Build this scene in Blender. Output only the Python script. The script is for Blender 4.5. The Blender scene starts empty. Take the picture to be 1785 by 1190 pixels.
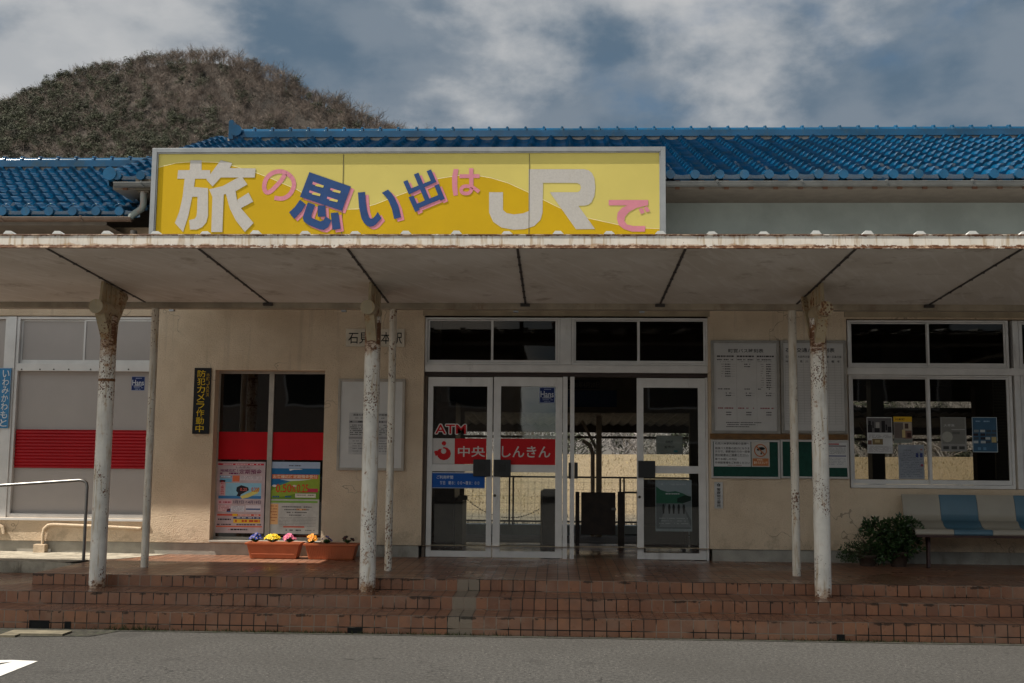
import bpy, math, random
import numpy as np
from mathutils import Vector, Matrix
R = math.radians
rnd = random.Random(7)
sc = bpy.context.scene
COL = sc.collection

# ---------------------------------------------------------------- camera
EYE = 1.47; F = 1920.0; PSI = .0427; RHO = .009
PIT = math.atan(205 / F)
fw = Vector((-math.sin(PSI)*math.cos(PIT), math.cos(PSI)*math.cos(PIT), math.sin(PIT)))
r0 = Vector((math.cos(PSI), math.sin(PSI), 0)); u0 = r0.cross(fw)
rt = math.cos(RHO)*r0 + math.sin(RHO)*u0; up = -math.sin(RHO)*r0 + math.cos(RHO)*u0
cd = bpy.data.cameras.new('camera'); cam = bpy.data.objects.new('camera', cd); COL.objects.link(cam)
cd.sensor_width = 36; cd.lens = F/1785*36; cd.clip_start = .1; cd.clip_end = 3000
M = Matrix((rt, up, -fw)).transposed().to_4x4(); M.translation = Vector((0, 0, EYE)); cam.matrix_world = M
sc.camera = cam

# ---------------------------------------------------------------- sun, sky, exposure
SUN = Vector((.55, .22, -1)).normalized()
sl = bpy.data.lights.new('sun', 'SUN'); so = bpy.data.objects.new('sun', sl); COL.objects.link(so)
sl.energy = 5.0; sl.angle = R(.55); sl.color = (1, .93, .82)
so.rotation_euler = SUN.to_track_quat('-Z', 'Y').to_euler(); so.location = (-5, -2, 12)
W = bpy.data.worlds.new('World'); sc.world = W; W.use_nodes = True
nt = W.node_tree; nt.nodes.clear()
def N(t, kind, **kw):
    n = t.nodes.new(kind)
    for k, v in kw.items():
        if k.startswith('i_'): n.inputs[k[2:].replace('_', ' ')].default_value = v
        else: setattr(n, k, v)
    return n
def math_(t, op, a, b=None, c=None, clamp=False):
    n = t.nodes.new('ShaderNodeMath'); n.operation = op; n.use_clamp = clamp
    for i, v in enumerate((a, b, c)):
        if v is None: continue
        if isinstance(v, (int, float)): n.inputs[i].default_value = v
        else: t.links.new(v, n.inputs[i])
    return n.outputs[0]
def mixc(t, fac, a, b, mode='MIX'):
    n = t.nodes.new('ShaderNodeMix'); n.data_type = 'RGBA'; n.blend_type = mode
    for i, v in ((0, fac), (6, a), (7, b)):
        if isinstance(v, (int, float)): n.inputs[i].default_value = v
        elif isinstance(v, tuple): n.inputs[i].default_value = (*v[:3], 1)
        else: t.links.new(v, n.inputs[i])
    return n.outputs[2]
def ramp(t, fac, p0, p1, a=0., b=1.):
    n = t.nodes.new('ShaderNodeMapRange'); n.interpolation_type = 'SMOOTHSTEP'
    t.links.new(fac, n.inputs[0])
    for i, v in zip((1, 2, 3, 4), (p0, p1, a, b)): n.inputs[i].default_value = v
    return n.outputs[0]
def noise(t, vec, scale, detail=4, rough=.55, dist=0.):
    n = t.nodes.new('ShaderNodeTexNoise'); n.inputs['Scale'].default_value = scale
    n.inputs['Detail'].default_value = detail; n.inputs['Roughness'].default_value = rough
    n.inputs['Distortion'].default_value = dist
    if vec is not None: t.links.new(vec, n.inputs['Vector'])
    return n.outputs['Fac']
def vmul(t, vec, s, off=(0, 0, 0)):
    n = t.nodes.new('ShaderNodeMapping'); t.links.new(vec, n.inputs[0])
    n.inputs['Scale'].default_value = s; n.inputs['Location'].default_value = off
    return n.outputs[0]

sky = N(nt, 'ShaderNodeTexSky', sky_type='NISHITA', sun_disc=False)
sky.sun_elevation = math.asin(-SUN.z); sky.sun_rotation = math.atan2(-SUN.x, -SUN.y) % (2*math.pi)
sky.air_density = 1.2; sky.dust_density = 1.5
tc = N(nt, 'ShaderNodeTexCoord'); d = tc.outputs['Generated']
sx = N(nt, 'ShaderNodeSeparateXYZ'); nt.links.new(d, sx.inputs[0])
zz = math_(nt, 'MAXIMUM', sx.outputs[2], 0.02)
den = math_(nt, 'ADD', zz, .22)
cx = math_(nt, 'DIVIDE', sx.outputs[0], den); cy = math_(nt, 'DIVIDE', sx.outputs[1], den)
cb = N(nt, 'ShaderNodeCombineXYZ'); nt.links.new(cx, cb.inputs[0]); nt.links.new(cy, cb.inputs[1])
cv = vmul(nt, d, (1, 1, 1.7), (3.1, 1.7, 0))
n1 = noise(nt, cv, 3.6, 8, .55, .1)
n2 = noise(nt, vmul(nt, d, (1, 1, 1.7), (9.3, 4.2, 2)), 4.2, 8, .55, .1)
n3 = noise(nt, vmul(nt, d, (1, 1, 1.7), (1.3, 8.2, 5)), 11.0, 6, .50, .1)
gap = ramp(nt, math_(nt, 'ADD', n1, math_(nt, 'MULTIPLY', sx.outputs[0], -.03)), .30, .47)                    # 0 = open sky, 1 = cloud
lit = ramp(nt, math_(nt, 'ADD', n2, math_(nt, 'MULTIPLY', sx.outputs[0], -.07)), .47, .66)
lit2 = math_(nt, 'ADD', math_(nt, 'MULTIPLY', lit, .78), math_(nt, 'MULTIPLY', ramp(nt, n3, .35, .65), .22))
cloud = mixc(nt, lit2, (.080, .121, .168), (.38, .385, .39))
skyc = mixc(nt, 1.0, sky.outputs[0], (.036, .046, .050), 'MULTIPLY')
col = mixc(nt, gap, skyc, cloud)
# the cloud towards the sun (behind the camera) is the bright side of the sky
back = ramp(nt, math_(nt, 'ADD', math_(nt, 'MULTIPLY', sx.outputs[0], -.6), math_(nt, 'MULTIPLY', sx.outputs[1], -.75)), .0, .7, 0., 1.)
warm = mixc(nt, 1.0, col, (3.3, 2.95, 2.5), 'MULTIPLY')
grd = mixc(nt, back, col, warm)
bg = N(nt, 'ShaderNodeBackground'); nt.links.new(grd, bg.inputs[0]); bg.inputs[1].default_value = 1.0
out = N(nt, 'ShaderNodeOutputWorld'); nt.links.new(bg.outputs[0], out.inputs[0])
sc.view_settings.view_transform = 'Standard'; sc.view_settings.look = 'None'
sc.view_settings.exposure = 0.42; sc.view_settings.gamma = 1.0
sc.cycles.max_bounces = 7; sc.cycles.transparent_max_bounces = 12; sc.cycles.diffuse_bounces = 4
sc.cycles.sample_clamp_indirect = 6
try: sc.cycles.use_denoising = True
except Exception: pass

# ---------------------------------------------------------------- mapping photograph pixels to planes of the real place
def P(px, py, Y=None, Z=None):
    v = fw*F + rt*(px-892.5) - up*(py-595)
    t = (Y/v.y) if Y is not None else (Z-EYE)/v.z
    return Vector((0, 0, EYE)) + v*t
def X(px, Y, py=700): return P(px, py, Y).x
def Zp(py, Y, px=892): return P(px, py, Y).z
def rect(a, b, c, d_, Y):
    mx, my = (a+c)/2, (b+d_)/2
    return X(a, Y, my), X(c, Y, my), Zp(d_, Y, mx), Zp(b, Y, mx)

# ---------------------------------------------------------------- materials
def srgb(c):
    return tuple(((v/255)/12.92 if v/255 <= .04045 else ((v/255+.055)/1.055)**2.4) for v in c)
MC = {}
def newmat(name):
    m = bpy.data.materials.new(name); m.use_nodes = True
    t = m.node_tree; b = t.nodes['Principled BSDF']
    return m, t, b
def bump(t, b, h, strength=.3, dist=.01):
    n = t.nodes.new('ShaderNodeBump'); n.inputs['Strength'].default_value = strength
    n.inputs['Distance'].default_value = dist; t.links.new(h, n.inputs['Height'])
    t.links.new(n.outputs[0], b.inputs['Normal'])
def pos(t): return t.nodes.new('ShaderNodeNewGeometry').outputs['Position']
def mat(name, c, rough=.6, metal=0., var=.12, vs=8., bs=0., bsc=60., bd=.004, spec=.5, dirt=None):
    """procedural material: base colour with noise variation, optional grain bump and dirt colour"""
    if name in MC: return MC[name]
    m, t, b = newmat(name); p = pos(t)
    n = noise(t, p, vs, 5, .6)
    f = ramp(t, n, .3, .7)
    base = mixc(t, f, tuple(v*(1-var) for v in c), tuple(min(1, v*(1+var)) for v in c))
    if dirt:
        dn = noise(t, vmul(t, p, (1, 1, .35)), dirt[1], 6, .65)
        base = mixc(t, ramp(t, dn, dirt[2], dirt[2]+.2, 0, dirt[3]), base, dirt[0])
    t.links.new(base, b.inputs['Base Color'])
    b.inputs['Roughness'].default_value = rough; b.inputs['Metallic'].default_value = metal
    b.inputs['Specular IOR Level'].default_value = spec
    if bs > 0: bump(t, b, noise(t, p, bsc, 3, .6), bs, bd)
    MC[name] = m; return m
def ink(r, g, b_):
    """printed colour, given as the sRGB value of the print"""
    k = 'print_%d_%d_%d' % (r, g, b_)
    if k in MC: return MC[k]
    return mat(k, srgb((r, g, b_)), .55, var=.04, vs=30, spec=.3)
def rust_mat(name, base, speck=.5, big=.62, scale=55., streak=.0, edges=None, rough=.5):
    if name in MC: return MC[name]
    m, t, b = newmat(name); p = pos(t)
    c = mixc(t, ramp(t, noise(t, p, 5, 5, .6), .35, .7), base, tuple(v*.8 for v in base))
    st = noise(t, vmul(t, p, (9, 9, .9)), 4, 4, .6)
    c = mixc(t, ramp(t, st, .50, .70, 0, .7), c, (.42, .27, .12))
    big_n = noise(t, p, 7, 6, .7)
    # specks
    vo = t.nodes.new('ShaderNodeTexVoronoi'); vo.inputs['Scale'].default_value = scale
    dn = t.nodes.new('ShaderNodeVectorMath'); dn.operation = 'ADD'
    nn = t.nodes.new('ShaderNodeTexNoise'); nn.inputs['Scale'].default_value = scale*1.6; t.links.new(p, nn.inputs['Vector'])
    sc_ = t.nodes.new('ShaderNodeVectorMath'); sc_.operation = 'SCALE'; sc_.inputs['Scale'].default_value = .018
    t.links.new(nn.outputs['Color'], sc_.inputs[0]); t.links.new(p, dn.inputs[0]); t.links.new(sc_.outputs[0], dn.inputs[1])
    t.links.new(vmul(t, dn.outputs[0], (1, 1, .7)), vo.inputs['Vector'])
    sepc = t.nodes.new('ShaderNodeSeparateColor'); t.links.new(vo.outputs['Color'], sepc.inputs[0])
    size = math_(t, 'MULTIPLY', math_(t, 'POWER', sepc.outputs[0], 2.2), .50)
    zone = ramp(t, noise(t, p, 2.2, 3, .5), .44, .62)
    thr = math_(t, 'MULTIPLY', size, math_(t, 'MULTIPLY', zone, speck*2))
    sp = math_(t, 'LESS_THAN', vo.outputs['Distance'], thr)
    rusty = mixc(t, noise(t, p, 90, 3, .6), (.05, .022, .012), (.26, .10, .035))
    c = mixc(t, sp, c, rusty)
    patch = ramp(t, big_n, big, big+.03)
    if edges:
        sz = t.nodes.new('ShaderNodeSeparateXYZ'); t.links.new(p, sz.inputs[0])
        for (z0, w, th) in edges:
            dd = math_(t, 'ABSOLUTE', math_(t, 'SUBTRACT', sz.outputs[2], z0))
            near = ramp(t, dd, 0., w, .34, 0.)
            e = ramp(t, math_(t, 'ADD', noise(t, vmul(t, p, (1, 1, 2.)), 17, 6, .75), near), th, th+.05)
            halo = ramp(t, math_(t, 'ADD', noise(t, vmul(t, p, (1, 1, .6)), 6, 5, .6), near), th-.09, th+.06, 0, .65)
            c = mixc(t, halo, c, (.42, .22, .09))
            c = mixc(t, e, c, rusty)
    halo = ramp(t, big_n, big-.06, big+.02, 0, .7)
    c = mixc(t, halo, c, (.40, .19, .06)); c = mixc(t, patch, c, rusty)
    t.links.new(c, b.inputs['Base Color']); b.inputs['Roughness'].default_value = rough
    bump(t, b, math_(t, 'ADD', math_(t, 'MULTIPLY', sp, -.6), noise(t, p, 120, 3, .6)), .25, .002)
    MC[name] = m; return m
def glass_mat(name, tint=(.86, .88, .87), refl=1.0, k=1.1):
    if name in MC: return MC[name]
    m = bpy.data.materials.new(name); m.use_nodes = True; t = m.node_tree; t.nodes.clear()
    tr = N(t, 'ShaderNodeBsdfTransparent'); tr.inputs[0].default_value = (*tint, 1)
    gl = N(t, 'ShaderNodeBsdfGlossy'); gl.inputs['Roughness'].default_value = .02
    gl.inputs[0].default_value = (refl, refl, refl, 1)
    fr = N(t, 'ShaderNodeFresnel'); fr.inputs[0].default_value = 1.5
    f2 = math_(t, 'MULTIPLY', fr.outputs[0], k, clamp=True)
    mx = N(t, 'ShaderNodeMixShader'); t.links.new(f2, mx.inputs[0]); t.links.new(tr.outputs[0], mx.inputs[1]); t.links.new(gl.outputs[0], mx.inputs[2])
    o = N(t, 'ShaderNodeOutputMaterial'); t.links.new(mx.outputs[0], o.inputs[0])
    bb = noise(t, pos(t), 1.5, 2, .5); bn = t.nodes.new('ShaderNodeBump'); bn.inputs['Strength'].default_value = .05
    bn.inputs['Distance'].default_value = .02; t.links.new(bb, bn.inputs['Height']); t.links.new(bn.outputs[0], gl.inputs['Normal'])
    MC[name] = m; return m

# ---------------------------------------------------------------- mesh collector
class MB:
    def __init__(s): s.v = []; s.f = []; s.m = []; s.uv = []; s.sm = []; s.mats = []; s.cur = 0; s.smooth = False
    def use(s, m):
        if m not in s.mats: s.mats.append(m)
        s.cur = s.mats.index(m); return s
    def face(s, pts, uv=None):
        i = len(s.v); s.v += [tuple(p) for p in pts]; s.f.append(tuple(range(i, i+len(pts))))
        s.m.append(s.cur); s.uv.append(uv); s.sm.append(s.smooth)
    def idx(s, verts, faces):
        i = len(s.v); s.v += [tuple(p) for p in verts]
        for f in faces:
            s.f.append(tuple(i+k for k in f)); s.m.append(s.cur); s.uv.append(None); s.sm.append(s.smooth)
    def box(s, x0, x1, y0, y1, z0, z1):
        v = [(x, y, z) for z in (z0, z1) for y in (y0, y1) for x in (x0, x1)]
        s.idx(v, [(0, 2, 3, 1), (4, 5, 7, 6), (0, 1, 5, 4), (2, 6, 7, 3), (0, 4, 6, 2), (1, 3, 7, 5)])
        return s
    def obox(s, a, b, w, h, upv=(0, 0, 1)):
        """box bar from a to b, width w, height h"""
        a = Vector(a); b = Vector(b); d_ = (b-a).normalized(); sd = d_.cross(Vector(upv))
        if sd.length < 1e-4: sd = Vector((1, 0, 0))
        sd.normalize(); u = sd.cross(d_)
        v = []
        for p in (a, b):
            for i, j in ((-1, -1), (1, -1), (1, 1), (-1, 1)): v.append(p+sd*(i*w/2)+u*(j*h/2))
        s.idx(v, [(3, 2, 1, 0), (4, 5, 6, 7), (0, 1, 5, 4), (1, 2, 6, 5), (2, 3, 7, 6), (3, 0, 4, 7)]); return s
    def tube(s, pts, r, n=12, caps=True):
        pts = [Vector(p) for p in pts]; rr = r if isinstance(r, (list, tuple)) else [r]*len(pts)
        rings = []; ref = None; sm = s.smooth; s.smooth = True
        for i, p in enumerate(pts):
            t = (pts[min(i+1, len(pts)-1)]-pts[max(i-1, 0)]).normalized()
            if ref is None: ref = Vector((0, 0, 1)) if abs(t.z) < .9 else Vector((1, 0, 0))
            a = t.cross(ref)
            if a.length < 1e-4: a = t.cross(Vector((0, 1, 0)))
            a.normalize(); b = t.cross(a); ref = a.cross(t)
            rings.append([p+(a*math.cos(2*math.pi*k/n)+b*math.sin(2*math.pi*k/n))*rr[i] for k in range(n)])
        v = [q for rg in rings for q in rg]
        f = [(i*n+k, i*n+(k+1) % n, (i+1)*n+(k+1) % n, (i+1)*n+k) for i in range(len(pts)-1) for k in range(n)]
        s.idx(v, f); s.smooth = False
        if caps:
            s.face(rings[0][::-1]); s.face(rings[-1])
        s.smooth = sm; return s
    def poly(s, pts, y0, y1):
        """XZ outline (x,z) extruded from y0 (front) to y1"""
        n = len(pts)
        area = sum(pts[i][0]*pts[(i+1) % n][1]-pts[(i+1) % n][0]*pts[i][1] for i in range(n))
        if area < 0: pts = pts[::-1]
        fr = [(x, y0, z) for x, z in pts]; bk = [(x, y1, z) for x, z in pts]
        s.face(fr)
        if y1 > y0:
            s.face(bk[::-1])
            for i in range(n):
                j = (i+1) % n; s.face([fr[i], bk[i], bk[j], fr[j]])
        return s
    def ring(s, x0, x1, z0, z1, l, r_, b, t, y0, y1):
        """rectangular frame of four butted members"""
        s.box(x0, x0+l, y0, y1, z0, z1); s.box(x1-r_, x1, y0, y1, z0, z1)
        s.box(x0+l, x1-r_, y0, y1, z0, z0+b); s.box(x0+l, x1-r_, y0, y1, z1-t, z1); return s
    def build(s, name, m=None, parent=None, smooth=False, bevel=0.):
        me = bpy.data.meshes.new(name)
        off = parent_world(parent) if parent is not None else Vector((0, 0, 0))
        me.from_pydata([(a-off.x, b-off.y, c-off.z) for a, b, c in s.v], [], s.f)
        if m is not None and not s.mats: me.materials.append(m)
        else:
            for q in s.mats: me.materials.append(q)
            me.polygons.foreach_set('material_index', s.m)
        if any(u is not None for u in s.uv):
            ul = me.uv_layers.new(name='UVMap'); k = 0
            for p, u in zip(me.polygons, s.uv):
                for j in range(p.loop_total): ul.data[k].uv = u[j] if u else (0, 0); k += 1
        me.polygons.foreach_set('use_smooth', [True]*len(s.f) if smooth else s.sm)
        me.update()
        o = bpy.data.objects.new(name, me); COL.objects.link(o)
        if parent is not None: o.parent = parent
        if bevel > 0:
            bv = o.modifiers.new('bevel', 'BEVEL'); bv.width = bevel; bv.segments = 2; bv.limit_method = 'ANGLE'; bv.angle_limit = R(40)
        return o
def parent_world(p):
    v = Vector((0, 0, 0))
    while p is not None: v = v+Vector(p.location); p = p.parent
    return v
def tag(o, label=None, cat=None, group=None, kind=None):
    if label: o['label'] = label
    if cat: o['category'] = cat
    if group: o['group'] = group
    if kind: o['kind'] = kind
    return o
def empty(name, loc, label, cat, group=None):
    o = bpy.data.objects.new(name, None); COL.objects.link(o); o.location = loc; o.empty_display_size = .1
    return tag(o, label, cat, group)
def box(name, m, parent, *b, bevel=0.): return MB().box(*b).build(name, m, parent, bevel=bevel)

TXT = {}
def glyphs(s_, bold=0.):
    k = (s_, bold)
    if k not in TXT:
        c = bpy.data.curves.new('t', 'FONT'); c.body = s_; c.offset = bold; c.resolution_u = 3; c.align_x = 'LEFT'; c.space_line = 1.0
        o = bpy.data.objects.new('t', c); me = bpy.data.meshes.new_from_object(o)
        v = np.array([x.co[:2] for x in me.vertices]) if len(me.vertices) else np.zeros((0, 2))
        f = [tuple(p.vertices) for p in me.polygons]
        TXT[k] = (v, f); bpy.data.objects.remove(o); bpy.data.curves.remove(c); bpy.data.meshes.remove(me)
    return TXT[k]
def text(mb, s_, x0, x1, z0, z1, y, bold=0., keep=False, m=None, skew=0.):
    """lettering fitted into a rectangle in the plane y, facing -Y"""
    if m is not None: mb.use(m)
    v, f = glyphs(s_, min(bold, .012))
    if not len(v): return
    a = v.min(0); b = v.max(0); sx_ = (x1-x0)/(b[0]-a[0]); sz_ = (z1-z0)/max(b[1]-a[1], 1e-6)
    if keep: sx_ = sz_ = min(sx_, sz_)
    ox = (x0+x1)/2-(a[0]+b[0])/2*sx_; oz = (z0+z1)/2-(a[1]+b[1])/2*sz_
    vv = [(ox+p[0]*sx_+skew*(p[1]*sz_), y, oz+p[1]*sz_) for p in v]
    mb.idx(vv, f)
def vtext(mb, s_, x0, x1, z0, z1, y, bold=0., m=None, fill=.9):
    n = len(s_); h = (z1-z0)/n
    for i, ch in enumerate(s_):
        zt = z1-i*h; text(mb, ch, x0, x1, zt-h*(.5+fill/2), zt-h*(.5-fill/2), y, bold, keep=False, m=m)
def dashes(mb, x0, x1, z, h, y, m, seed=0, fill=.8):
    """a line of print too small to read: short strokes"""
    r = random.Random(seed); mb.use(m); x = x0
    while x < x1:
        w = r.uniform(.6, 2.2)*h
        if r.random() < fill: mb.poly([(x, z), (min(x+w, x1), z), (min(x+w, x1), z+h), (x, z+h)], y, y)
        x += w+h*.35

# common materials
WHITE = mat('white_aluminium', (.70, .68, .66), .35, .15, .06, 6, dirt=((.16, .13, .10), 5, .6, .5))
def stucco():
    m, t, b = newmat('cream_stucco'); p = pos(t)
    c = mixc(t, ramp(t, noise(t, p, 2.2, 5, .6), .3, .7), (.62, .485, .345), (.73, .585, .43))
    c = mixc(t, ramp(t, noise(t, vmul(t, p, (1, 1, .35)), 2.5, 6, .65), .54, .74, 0, .35), c, (.44, .33, .225))
    drip = noise(t, vmul(t, p, (14, 14, .7)), 1., 4, .6); sz = t.nodes.new('ShaderNodeSeparateXYZ'); t.links.new(p, sz.inputs[0])
    c = mixc(t, math_(t, 'MULTIPLY', ramp(t, drip, .55, .68, 0, .25), ramp(t, sz.outputs[2], 1.4, 3.0)), c, (.33, .25, .18))
    spl = math_(t, 'ADD', noise(t, p, 6, 6, .7), ramp(t, sz.outputs[2], .5, .8, .22, 0)); c = mixc(t, ramp(t, spl, .64, .82, 0, .4), c, (.30, .24, .17))
    vo = t.nodes.new('ShaderNodeTexVoronoi'); vo.feature = 'DISTANCE_TO_EDGE'; vo.inputs['Scale'].default_value = .8
    nz_ = t.nodes.new('ShaderNodeTexNoise'); nz_.inputs['Scale'].default_value = 5.; t.links.new(p, nz_.inputs['Vector']); wv_ = t.nodes.new('ShaderNodeVectorMath'); wv_.operation = 'ADD'
    sc2 = t.nodes.new('ShaderNodeVectorMath'); sc2.operation = 'SCALE'; sc2.inputs['Scale'].default_value = .5; t.links.new(nz_.outputs['Color'], sc2.inputs[0]); t.links.new(p, wv_.inputs[0]); t.links.new(sc2.outputs[0], wv_.inputs[1]); t.links.new(wv_.outputs[0], vo.inputs['Vector'])
    crk = math_(t, 'MULTIPLY', ramp(t, vo.outputs['Distance'], .0015, .005, 1, 0), ramp(t, noise(t, p, 1.1, 2, .5), .52, .58)); c = mixc(t, math_(t, 'MULTIPLY', crk, .55), c, (.14, .10, .07))
    t.links.new(c, b.inputs['Base Color']); b.inputs['Roughness'].default_value = .9; b.inputs['Specular IOR Level'].default_value = .2
    bump(t, b, noise(t, p, 75, 3, .6), .9, .012); return m
STUCCO = stucco()
UPPER = mat('grey_green_render', (.245, .275, .265), .9, 0, .12, 1.5, .3, 90, .004, spec=.2, dirt=((.2, .21, .2), 2, .55, .5))
TANUP = mat('tan_render', (.36, .28, .20), .9, 0, .12, 2, .3, 90, .004, spec=.2)
PLINTH = mat('concrete_plinth', (.34, .32, .28), .9, 0, .18, 4, .5, 60, .006, spec=.2, dirt=((.12, .10, .08), 4, .55, .6))
CONC = mat('pale_concrete', (.42, .39, .34), .9, 0, .2, 3, .5, 80, .005, spec=.2, dirt=((.15, .13, .10), 3, .55, .6))
BLUE = mat('blue_glazed_tile', (.003, .060, .135), .11, 0, .28, 2.5, .15, 40, .002, spec=.6, dirt=((.035, .062, .075), 7, .52, .65))
PLASTER = mat('ridge_plaster', (.36, .30, .25), .9, 0, .2, 8)
BROWNM = mat('brown_gutter', (.10, .062, .042), .55, 0, .2, 5)
GREYG = mat('grey_gutter', (.10, .105, .105), .55, 0, .2, 5)
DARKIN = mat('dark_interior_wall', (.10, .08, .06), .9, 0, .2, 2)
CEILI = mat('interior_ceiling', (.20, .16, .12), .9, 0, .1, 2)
GLASS = glass_mat('window_glass')
BLACK = mat('black_plastic', (.012, .012, .013), .4, 0, .1, 9)
STEEL = mat('brushed_steel', (.22, .21, .20), .35, .9, .1, 20)
PAPER = mat('white_paper', (.62, .61, .60), .7, 0, .05, 6, spec=.2)
BLKINK = ink(22, 20, 20)
REDS = mat('red_film', (.50, .004, .010), .5, 0, .06, 3, spec=.15)
WOODD = mat('dark_wood', (.05, .028, .02), .5, 0, .3, 9)

FLOOR = .366
YW = 12.45
# ================================================================ GROUND
def asphalt():
    m, t, b = newmat('asphalt'); p = pos(t)
    a = noise(t, p, 34, 8, .92); c = noise(t, p, .7, 4, .6); g = noise(t, p, 55, 2, .6)
    col = mixc(t, ramp(t, a, .36, .64), (.010, .010, .0098), (.128, .122, .113))
    col = mixc(t, ramp(t, g, .66, .72, 0, .8), col, (.34, .31, .28))
    col = mixc(t, ramp(t, c, .4, .65, 0, .4), col, (.045, .042, .038))
    vo = t.nodes.new('ShaderNodeTexVoronoi'); vo.feature = 'DISTANCE_TO_EDGE'; vo.inputs['Scale'].default_value = .55
    wv_ = t.nodes.new('ShaderNodeVectorMath'); wv_.operation = 'ADD'; nz_ = t.nodes.new('ShaderNodeTexNoise'); nz_.inputs['Scale'].default_value = 3.; t.links.new(p, nz_.inputs['Vector'])
    t.links.new(p, wv_.inputs[0]); t.links.new(nz_.outputs['Color'], wv_.inputs[1]); t.links.new(wv_.outputs[0], vo.inputs['Vector'])
    crk = math_(t, 'MULTIPLY', ramp(t, vo.outputs['Distance'], .002, .008, 1, 0), ramp(t, noise(t, p, .5, 2, .5), .5, .6))
    col = mixc(t, math_(t, 'MULTIPLY', crk, .7), col, (.012, .011, .010))
    oil = ramp(t, noise(t, p, 1.9, 4, .5), .62, .72, 0, .45); col = mixc(t, oil, col, (.03, .028, .026))
    t.links.new(col, b.inputs['Base Color']); b.inputs['Roughness'].default_value = .85
    bump(t, b, a, 1., .012); return m
g = MB(); g.face([(-1500, -300, 0), (1500, -300, 0), (1500, 2000, 0), (-1500, 2000, 0)])
tag(g.build('asphalt_ground', asphalt()), kind='structure')
# mossy gutter at the foot of the steps, canopy shadow painted into its colour
GUT = mat('gutter_dirt_and_shade', (.035, .032, .024), .95, 0, .6, 18, 1, 120, .01, dirt=((.03, .045, .015), 12, .5, .8))
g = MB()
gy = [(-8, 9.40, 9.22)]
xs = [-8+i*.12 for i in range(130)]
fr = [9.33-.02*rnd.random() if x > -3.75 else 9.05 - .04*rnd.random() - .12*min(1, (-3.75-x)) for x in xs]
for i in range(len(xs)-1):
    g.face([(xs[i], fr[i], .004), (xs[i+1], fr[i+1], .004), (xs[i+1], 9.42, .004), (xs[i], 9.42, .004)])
tag(g.build('gutter_shade_strip', GUT), kind='structure')
# concrete drain cover left
g = MB()
a = P(-40, 1122, Z=0); b_ = P(112, 1108, Z=0)
g.box(a.x, b_.x, 9.02, 9.2, .0, .02)
g.box(a.x, b_.x-.35, 8.93, 9.015, .0, .018)
tag(g.build('drain_cover', mat('drain_concrete', (.15, .13, .09), .9, 0, .3, 6, .4, 60)), 'weathered concrete gutter cover beside the steps at lower left', 'drain cover')
# white road marking
g = MB(); PM = mat('road_paint', (.66, .65, .62), .7, 0, .15, 12, .3, 120, .003, dirt=((.25, .24, .22), 20, .6, .6))
def zpoly(pts, z, mb): mb.face([(*P(x, y, Z=z).xy, z) for x, y in pts])
zpoly([(-40, 1168), (22, 1153), (66, 1152), (-40, 1194)][::-1], .004, g)
zpoly([(-40, 1151), (22, 1150), (66, 1152), (22, 1153), (-40, 1159)][::-1], .0041, g)
tag(g.build('road_marking', PM), kind='structure')

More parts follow.
